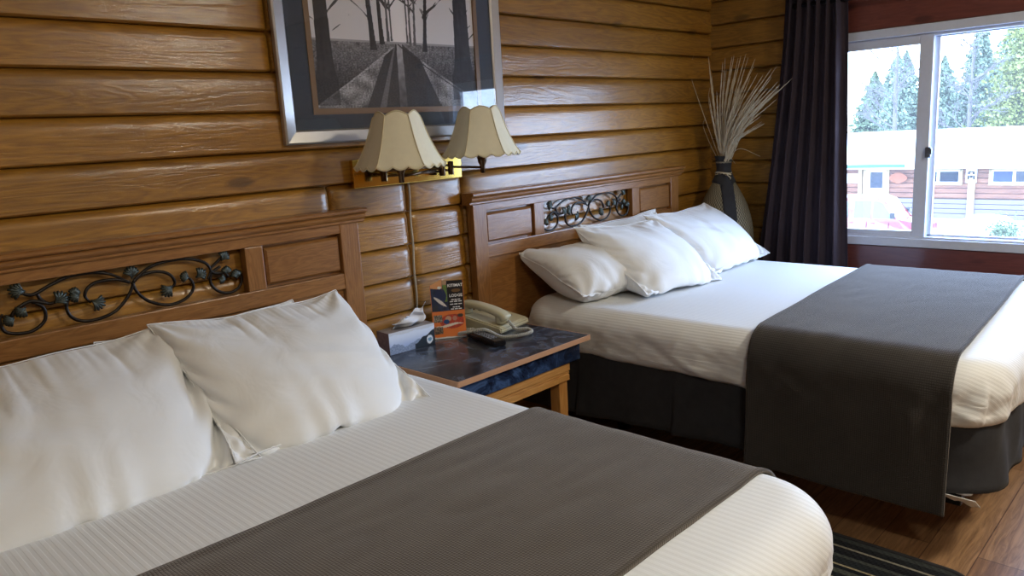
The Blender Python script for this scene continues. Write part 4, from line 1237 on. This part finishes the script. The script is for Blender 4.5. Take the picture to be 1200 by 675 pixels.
# add_prism over axis y takes (x,z)
o = obj('roof', bm, mo['roof']); bput(o)
def rbox(nm, y0, y1, z0, z1, mat, x0=FX-.06, x1=FX+.04, par=None):
    bm = B(); add_box(bm, x0, x1, y0, y1, z0, z1, .01); o = obj(nm, bm, mat); bput(o); return o
for (y0, y1, split) in ((7.85, 10.0, .5), (4.6, 6.75, .52), (.8, 3.0, .5), (14.6, 16.4, .5)):
    bm = B()
    for q in ((y0, y1, -1.66, -1.58), (y0, y1, -2.38, -2.26), (y0, y0+.12, -2.3, -1.6), (y1-.12, y1, -2.3, -1.6)): add_box(bm, FX-.06, FX+.04, *q, .01)
    bput(obj('window_casing', bm, mo['trim']))
    ym = y0+(y1-y0)*split
    bm = B()
    for (a, c) in ((y0+.12, ym), (ym, y1-.12)):
        for q in ((a, c, -1.72, -1.66), (a, c, -2.28, -2.22), (a, a+.06, -2.25, -1.68), (c-.06, c, -2.25, -1.68)): add_box(bm, FX-.03, FX+.05, *q)
    bput(obj('window_sash', bm, mo['wtrim']))
    rbox('pane', y0+.15, ym-.04, -2.24, -1.70, mo['dglass'], FX-.01, FX+.05); rbox('pane', ym+.04, y1-.15, -2.24, -1.70, mo['bluecur'] if y0 == 4.6 else mo['dglass'], FX-.01, FX+.05)
rbox('door_casing', 11.2, 12.5, GZ, -1.56, mo['trim'], FX-.05, FX+.03); rbox('door', 11.35, 12.35, GZ, -1.62, mo['wtrim'], FX-.08, FX); rbox('door_pane', 11.5, 12.12, -2.55, -1.72, mo['dglass'], FX-.10, FX-.05)
rbox('corner_board', 12.55, 12.75, GZ, -1.56, mo['trim'], FX-.07, FX+.03)
rbox('notice', 12.78, 13.35, -2.3, -1.8, mo['wtrim'], FX-.05, FX+.04)
rbox('post', 7.3, 7.6, GZ, -1.54, mo['trim'], FX-.09, FX+.03)
# flashing along part of the eave
rbox('green_gutter', 10.2, 14.8, -1.44, -1.27, mo['green'], FX-1.0, FX-.85)
bm = B()
sg = []
for k in range(24):
    a = 2*PI*k/24; r = 1+.05*math.cos(4*a); sg.append((10.75+.42*r*math.cos(a), -2.02+.27*r*math.sin(a)))
add_prism(bm, sg, FX-.13, FX-.071, 'x'); tag(obj('oval_sign', bm, mo['orange']), 'orange carved sign on the motel wall beside its door', 'sign')
# white notice with black face-like mark on the post
sn = thing('post_sign', 'white sign with a black mark on the motel post', 'sign', (FX-.12, 7.45, -2.25))
bm = B(); add_box(bm, -.02, .02, -.22, .24, 0, .66, .01); obj('board', bm, mo['wtrim'], sn)
bm = B()
for q in ((-.12, .14, .49, .56), (-.15, -.03, .40, .50), (.05, .17, .40, .50), (-.06, .08, .22, .36), (-.16, -.07, .14, .34), (.09, .18, .14, .34), (-.14, .16, .06, .10)): add_box(bm, -.032, -.018, q[0], q[1], q[2], q[3], .004)
obj('mark', bm, M['black'], sn)

def car(name, label, x, y, length, height, paint, belt=.54, kind='suv', glass_mat=None):
    """a side-on car facing -Y (right in the photo)"""
    c = thing(name, label, 'car', (x, y, GZ))
    hl = length/2; h = height
    if kind == 'suv': prof = [(-hl, .35), (-hl+.05, .85), (-hl+.25, 1.0), (-hl+1.05, 1.08), (-hl+1.55, h-.12), (-hl+1.85, h), (hl-.55, h-.02), (hl-.25, h-.1), (hl-.05, 1.05), (hl, .8), (hl-.02, .35)]
    else: prof = [(-hl, .35), (-hl+.04, .72), (-hl+.3, .88), (-hl+1.15, .97), (-hl+1.9, h-.05), (-hl+2.35, h), (hl-1.5, h-.03), (hl-.75, 1.02), (hl-.08, .98), (hl, .7), (hl-.02, .35)]
    # wheel arches
    lower = []
    for cxw in (hl-.85, -hl+.85):
        for k in range(9): a = PI*k/8; lower.append((cxw+.38*math.cos(a), .33+.38*math.sin(a)))
    bm = B(); add_prism(bm, prof[::-1][::1]+[], -.86, .86, 'x') if False else None
    poly = prof+[(hl-.02, .3)]+lower+[(-hl, .3)]
    add_prism(bm, poly, -.88, .88, 'x')
    for v in bm.verts:
        k = max(0, (v.co.z-.95)/(h-.95)); v.co.x *= 1-.2*k
    bmesh.ops.bevel(bm, geom=[e for e in bm.edges if e.calc_length() > .3 and abs((e.verts[0].co-e.verts[1].co).x) < .4], offset=.04, segments=2, affect='EDGES')
    body = obj('body', bm, paint, c, False)
    def win_(pts, nm='side_glass'):
        for s in (-1, 1):
            bm = B(); vs_ = []
            for (yy, zz) in pts:
                k = max(0, (zz-.95)/(h-.95)); vs_.append((yy, zz, s*(.88*(1-.2*k)+.012)))
            A = [bm.verts.new((q[2], q[0], q[1])) for q in vs_]; Bq = [bm.verts.new((q[2]-s*.03, q[0], q[1])) for q in vs_]
            bm.faces.new(A); bm.faces.new(Bq); n = len(A)
            for i in range(n): bm.faces.new((A[i], A[(i+1) % n], Bq[(i+1) % n], Bq[i]))
            obj(nm, bm, glass_mat or mo['cglass'], c)
    if kind == 'suv':
        win_([(-hl+1.2, 1.14), (-hl+1.62, h-.2), (-hl+1.82, h-.14), (-hl+1.98, h-.13), (-hl+1.98, 1.14)]); win_([(-hl+2.06, 1.14), (-hl+2.06, h-.13), (-hl+2.72, h-.13), (-hl+2.72, 1.14)])
        win_([(-hl+2.95, 1.14), (-hl+2.95, h-.14), (hl-.6, h-.16), (hl-.35, 1.14)])
    else:
        win_([(-hl+1.35, 1.0), (-hl+2.0, h-.12), (-hl+2.45, h-.10), (-hl+2.45, 1.0)]); win_([(-hl+2.52, 1.0), (-hl+2.52, h-.1), (hl-1.55, h-.12), (hl-1.1, 1.03)])
    for s in (-1, 1):
        bm = B(); add_box(bm, s*.9-.08, s*.9+.08, -hl+1.12, -hl+1.28, 1.16, 1.38, .03); obj('side_mirror', bm, paint if kind != 'suv' else mo['tyre'], c)
        for yw in (hl-.85, -hl+.85):
            bm = B(); add_lathe(bm, [(.2, -.1), (.33, -.1), (.345, -.06), (.345, .06), (.33, .1), (.2, .1)], 28)
            for v in bm.verts: v.co = Vector((v.co.z+s*.78, v.co.x+yw, v.co.y+.345))
            wh = obj('wheel', bm, mo['tyre'], c)
            bm = B(); add_lathe(bm, [(.02, -.108), (.2, -.104), (.205, -.09)], 20)
            for v in bm.verts: v.co = Vector((-v.co.z*s*-1*-1+s*.78, v.co.x+yw, v.co.y+.345))
            obj('hubcap', bm, mo['chrome'], wh)
    # door seams, handles and lamps
    for yd in (-hl+1.35, -hl+2.2, -hl+3.05):
        bm = B(); add_box(bm, -.892, -.879, yd-.008, yd+.008, .4, 1.0); obj('door_seam', bm, mo['tyre'], c)
    for yd in (-hl+2.0, -hl+2.85):
        bm = B(); add_box(bm, -.91, -.875, yd-.09, yd+.03, .93, .96, .008); obj('door_handle', bm, paint, c)
    bm = B(); add_box(bm, -.9, -.5, -hl-.01, -hl+.14, .66, .80, .02); obj('headlamp', bm, mo['wtrim'], c)
    bm = B(); add_box(bm, -.9, -.6, hl-.1, hl+.01, .80, 1.02, .02); obj('tail_lamp', bm, mo['red'], c)
    return c
car('red_car', 'red sport utility car parked outside beyond the left pane', 33, 9.0, 4.7, 1.95, mo['red'])
c2 = car('white_car', 'white car parked outside beyond the right pane', 30, 4.0, 4.4, 1.62, mo['wcar'], kind='sedan', glass_mat=mo['paleglass'])
# shrub in front of the white car
def leaf_cloud(bm, n, fn, size):
    for _ in range(n):
        p = fn(); s_ = size*(.6+.8*random.random())
        a = Vector((random.gauss(0, 1), random.gauss(0, 1), random.gauss(0, 1))).normalized(); c_ = a.orthogonal().normalized(); d_ = a.cross(c_)
        q = [p+c_*s_, p+d_*s_*.6, p-c_*s_, p-d_*s_*.6]
        bm.faces.new([bm.verts.new(v) for v in q])
def conifer(label, x, y, h, r, mat, n, size, group=None, z0=.05, nm='conifer_tree', lean=0):
    tr = thing(nm, label, 'tree', (x, y, GZ), 0, group)
    bm = B(); add_tube(bm, [(0, 0, 0), (0, 0, h*.5), (0, 0, h*.97)], [r*.07, r*.05, .02], 10); obj('trunk', bm, mo['bark'], tr)
    bm = B(); tiers = int(h*1.4)
    def fn():
        while True:
            u = random.random()
            if random.random() < (1-u)**.75+.05: break
        z = h*(z0+(1-z0)*u); tier = (u*tiers) % 1
        R = r*(1-u)**.85*(.62+.38*(1-tier))*(1+.18*noise.noise((u*9, z*.3, x)))
        a = random.random()*2*PI; lob = 1+.16*math.sin(a*7+z*1.7)+.1*math.sin(a*13+z)
        rr = R*lob*(random.random()**.35)
        return Vector((rr*math.cos(a), rr*math.sin(a), z-.18*rr))
    leaf_cloud(bm, n, fn, size); obj('crown', bm, mat, tr)
    return tr
conifer('large yellow-green cedar behind the motel at the right of the view', 60, 7.2, 19, 5.6, mo['cedar_leaf'], 52000, .12, z0=.12)
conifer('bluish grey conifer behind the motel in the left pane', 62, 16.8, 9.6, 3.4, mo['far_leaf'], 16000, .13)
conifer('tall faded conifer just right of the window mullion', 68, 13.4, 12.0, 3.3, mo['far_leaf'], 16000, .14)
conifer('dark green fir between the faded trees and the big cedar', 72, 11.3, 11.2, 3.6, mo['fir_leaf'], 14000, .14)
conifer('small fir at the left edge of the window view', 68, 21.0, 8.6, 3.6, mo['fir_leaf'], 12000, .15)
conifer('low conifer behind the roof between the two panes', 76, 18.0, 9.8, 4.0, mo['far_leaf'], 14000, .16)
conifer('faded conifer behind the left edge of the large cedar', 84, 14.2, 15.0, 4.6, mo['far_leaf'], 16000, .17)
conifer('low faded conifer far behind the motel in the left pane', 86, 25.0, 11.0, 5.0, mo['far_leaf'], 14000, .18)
def bare(label, x, y, h, seed, col=None):
    tr = thing('bare_tree', label, 'tree', (x, y, GZ)); r_ = random.Random(seed)
    bm = B(); add_tube(bm, [(0, 0, 0), (.1, .1, h*.5), (0, .05, h)], [h*.016, h*.011, .02], 8); obj('trunk', bm, mo['bark'], tr)
    bm = B()
    def branch(p, d, L, rad, dep):
        q = p+d*L; m_ = p.lerp(q, .5)+Vector((r_.uniform(-1, 1), r_.uniform(-1, 1), r_.uniform(-.2, 1)))*L*.1
        add_tube(bm, [p, m_, q], [rad, rad*.8, rad*.5], 4, caps=False)
        if dep:
            for _ in range(4):
                dd = (d+Vector((r_.gauss(0, .6), r_.gauss(0, .6), r_.gauss(.15, .4)))).normalized(); branch(p.lerp(q, r_.uniform(.35, 1)), dd, L*r_.uniform(.45, .7), rad*.55, dep-1)
    for k in range(15):
        z = h*(.3+.68*k/15); a = r_.random()*2*PI
        branch(Vector((0, 0, z)), Vector((math.cos(a), math.sin(a), .7)).normalized(), h*.17*(1.15-k/20), .05, 3)
    obj('branches', bm, mo['bark'], tr)
bare('bare tree with thin branches behind the motel in the left pane', 55.5, 15.3, 12., 3)
bare('bare tree with dense twigs rising in the middle of the right pane', 56, 11.0, 10.5, 8)
# overhanging branch of yellow-green leaves close to the window
ob_ = thing('leafy_branch', 'yellow-green leafy branch hanging into the top of the right pane', 'branch', (14, 1.75, 2.95))
bm = B(); main = catmull([(0, -2.4, .9), (0, -1.2, .62), (0, -.4, .32), (0, .25, .05)], 6); add_tube(bm, main, [.03-.001*i for i in range(len(main))], 6)
tw = []
for k in range(16):
    p = main[2+k]; q = p+Vector((random.uniform(-.2, .2), random.uniform(.1, .4), random.uniform(-.45, -.1))); add_tube(bm, [p, p.lerp(q, .5)+Vector((0, 0, .05)), q], [.008, .006, .003], 5); tw.append((p, q))
obj('twigs', bm, mo['bark'], ob_)
bm = B()
leaf_cloud(bm, 1100, lambda: (lambda pq: pq[0].lerp(pq[1], random.random())+Vector((random.gauss(0, .05), random.gauss(0, .06), random.gauss(0, .05))))(random.choice(tw)), .035); obj('leaves', bm, mo['near_leaf'], ob_)
# small shrub by the white car
sh = thing('shrub', 'small dark green shrub showing over the white car outside', 'shrub', (27.9, 3.2, GZ+.0))
bm = B(); add_tube(bm, [(0, 0, 0), (0, 0, 1.1)], [.05, .03], 6); obj('stem', bm, mo['bark'], sh)
bm = B(); leaf_cloud(bm, 1200, lambda: Vector((random.gauss(0, .22), random.gauss(0, .2), 1.35+random.gauss(0, .2))), .05); obj('foliage', bm, mo['fir_leaf'], sh)

# ------------------------------------------------------------------ light
# inferred ceiling lamp (out of frame), an added second one and the overcast sky through the window
def ceiling_lamp(x, y, power, label, col=(1., .93, .77)):
    r = thing('ceiling_light', label, 'ceiling light', (x, y, ZC))
    bm = B(); add_lathe(bm, [(.21, 0), (.215, -.012), (.21, -.022)], 32); obj('rim', bm, M['bronze'], r)
    m = NT('lit_diffuser'); e = m.n('ShaderNodeEmission'); e.inputs[0].default_value = col+(1,); e.inputs[1].default_value = power; m.l(e.outputs[0], m.out.inputs[0])
    bm = B(); add_lathe(bm, [(.200, -.022), (.195, -.05), (.16, -.078), (.09, -.096), (.005, -.103)], 32, cap=False); obj('diffuser', bm, m.m, r, True)
ceiling_lamp(2.35, -3.0, 42., 'round frosted ceiling light before the beds')
ceiling_lamp(.2, -3.0, 26., 'added round frosted ceiling light, out of view, softening the room light')  # added unseen lamp, spreads the room light more softly

wd = bpy.data.worlds.new('World'); S.world = wd; wd.use_nodes = True
nt = wd.node_tree; nt.nodes.clear()
o_ = nt.nodes.new('ShaderNodeOutputWorld'); bg = nt.nodes.new('ShaderNodeBackground')
tc = nt.nodes.new('ShaderNodeTexCoord'); sp = nt.nodes.new('ShaderNodeSeparateXYZ'); rp = nt.nodes.new('ShaderNodeValToRGB')
nt.links.new(tc.outputs['Generated'], sp.inputs[0]); nt.links.new(sp.outputs[2], rp.inputs[0])
rp.color_ramp.elements[0].position = .0; rp.color_ramp.elements[0].color = (.54, .72, 1.0, 1); rp.color_ramp.elements[1].position = .6; rp.color_ramp.elements[1].color = (.38, .58, 1.0, 1)
nt.links.new(rp.outputs[0], bg.inputs[0]); bg.inputs[1].default_value = 8.5
nt.links.new(bg.outputs[0], o_.inputs[0])
# portal so the sky is sampled through the window
pl = bpy.data.lights.new('window_portal', 'AREA'); pl.shape = 'RECTANGLE'; pl.size = WZ1-WZ0; pl.size_y = WY0-WY1; pl.cycles.is_portal = True
po = bpy.data.objects.new('window_portal', pl); COL.objects.link(po); po.location = (W+.12, (WY0+WY1)/2, (WZ0+WZ1)/2); po.rotation_euler = (0, PI/2, 0)

# repeats share a group phrase
GROUPS = {'bed': 'the two double beds', 'bed_sheet': 'white sheets on the two beds', 'bed_runner': 'waffle runners across the two beds', 'headboard': 'matching headboards with iron scrollwork',
          'conifer_tree': 'conifers behind the motel', 'bare_tree': 'bare trees behind the motel', 'ceiling_light': 'frosted ceiling lights'}
for o in list(bpy.data.objects):
    if o.parent is None and 'label' in o:
        k = o.name.split('.')[0]
        if k in GROUPS: o['group'] = GROUPS[k]
        if k == 'pillow': o['group'] = 'white pillows on the near bed' if o.location.x < 1.8 else 'white pillows on the far bed'

# ------------------------------------------------------------------ camera
Rc = Matrix(((0.69018396, 0.18135232, -0.70054081), (-0.72146103, 0.09748369, -0.68555883), (-0.05603638, 0.97857461, 0.19812031)))
cam = bpy.data.cameras.new('camera'); cam.sensor_width = 36; cam.sensor_fit = 'HORIZONTAL'; cam.lens = 895.49/1200*36; cam.clip_start = .02; cam.clip_end = 300
co = bpy.data.objects.new('camera', cam); COL.objects.link(co)
co.matrix_world = Matrix.Translation((0, -2.3, 1.31)) @ Rc.to_4x4()
S.camera = co
S.view_settings.view_transform = 'Standard'; S.view_settings.look = 'None'; S.view_settings.gamma = 1; S.view_settings.use_curve_mapping = False
S.view_settings.exposure = 1.3
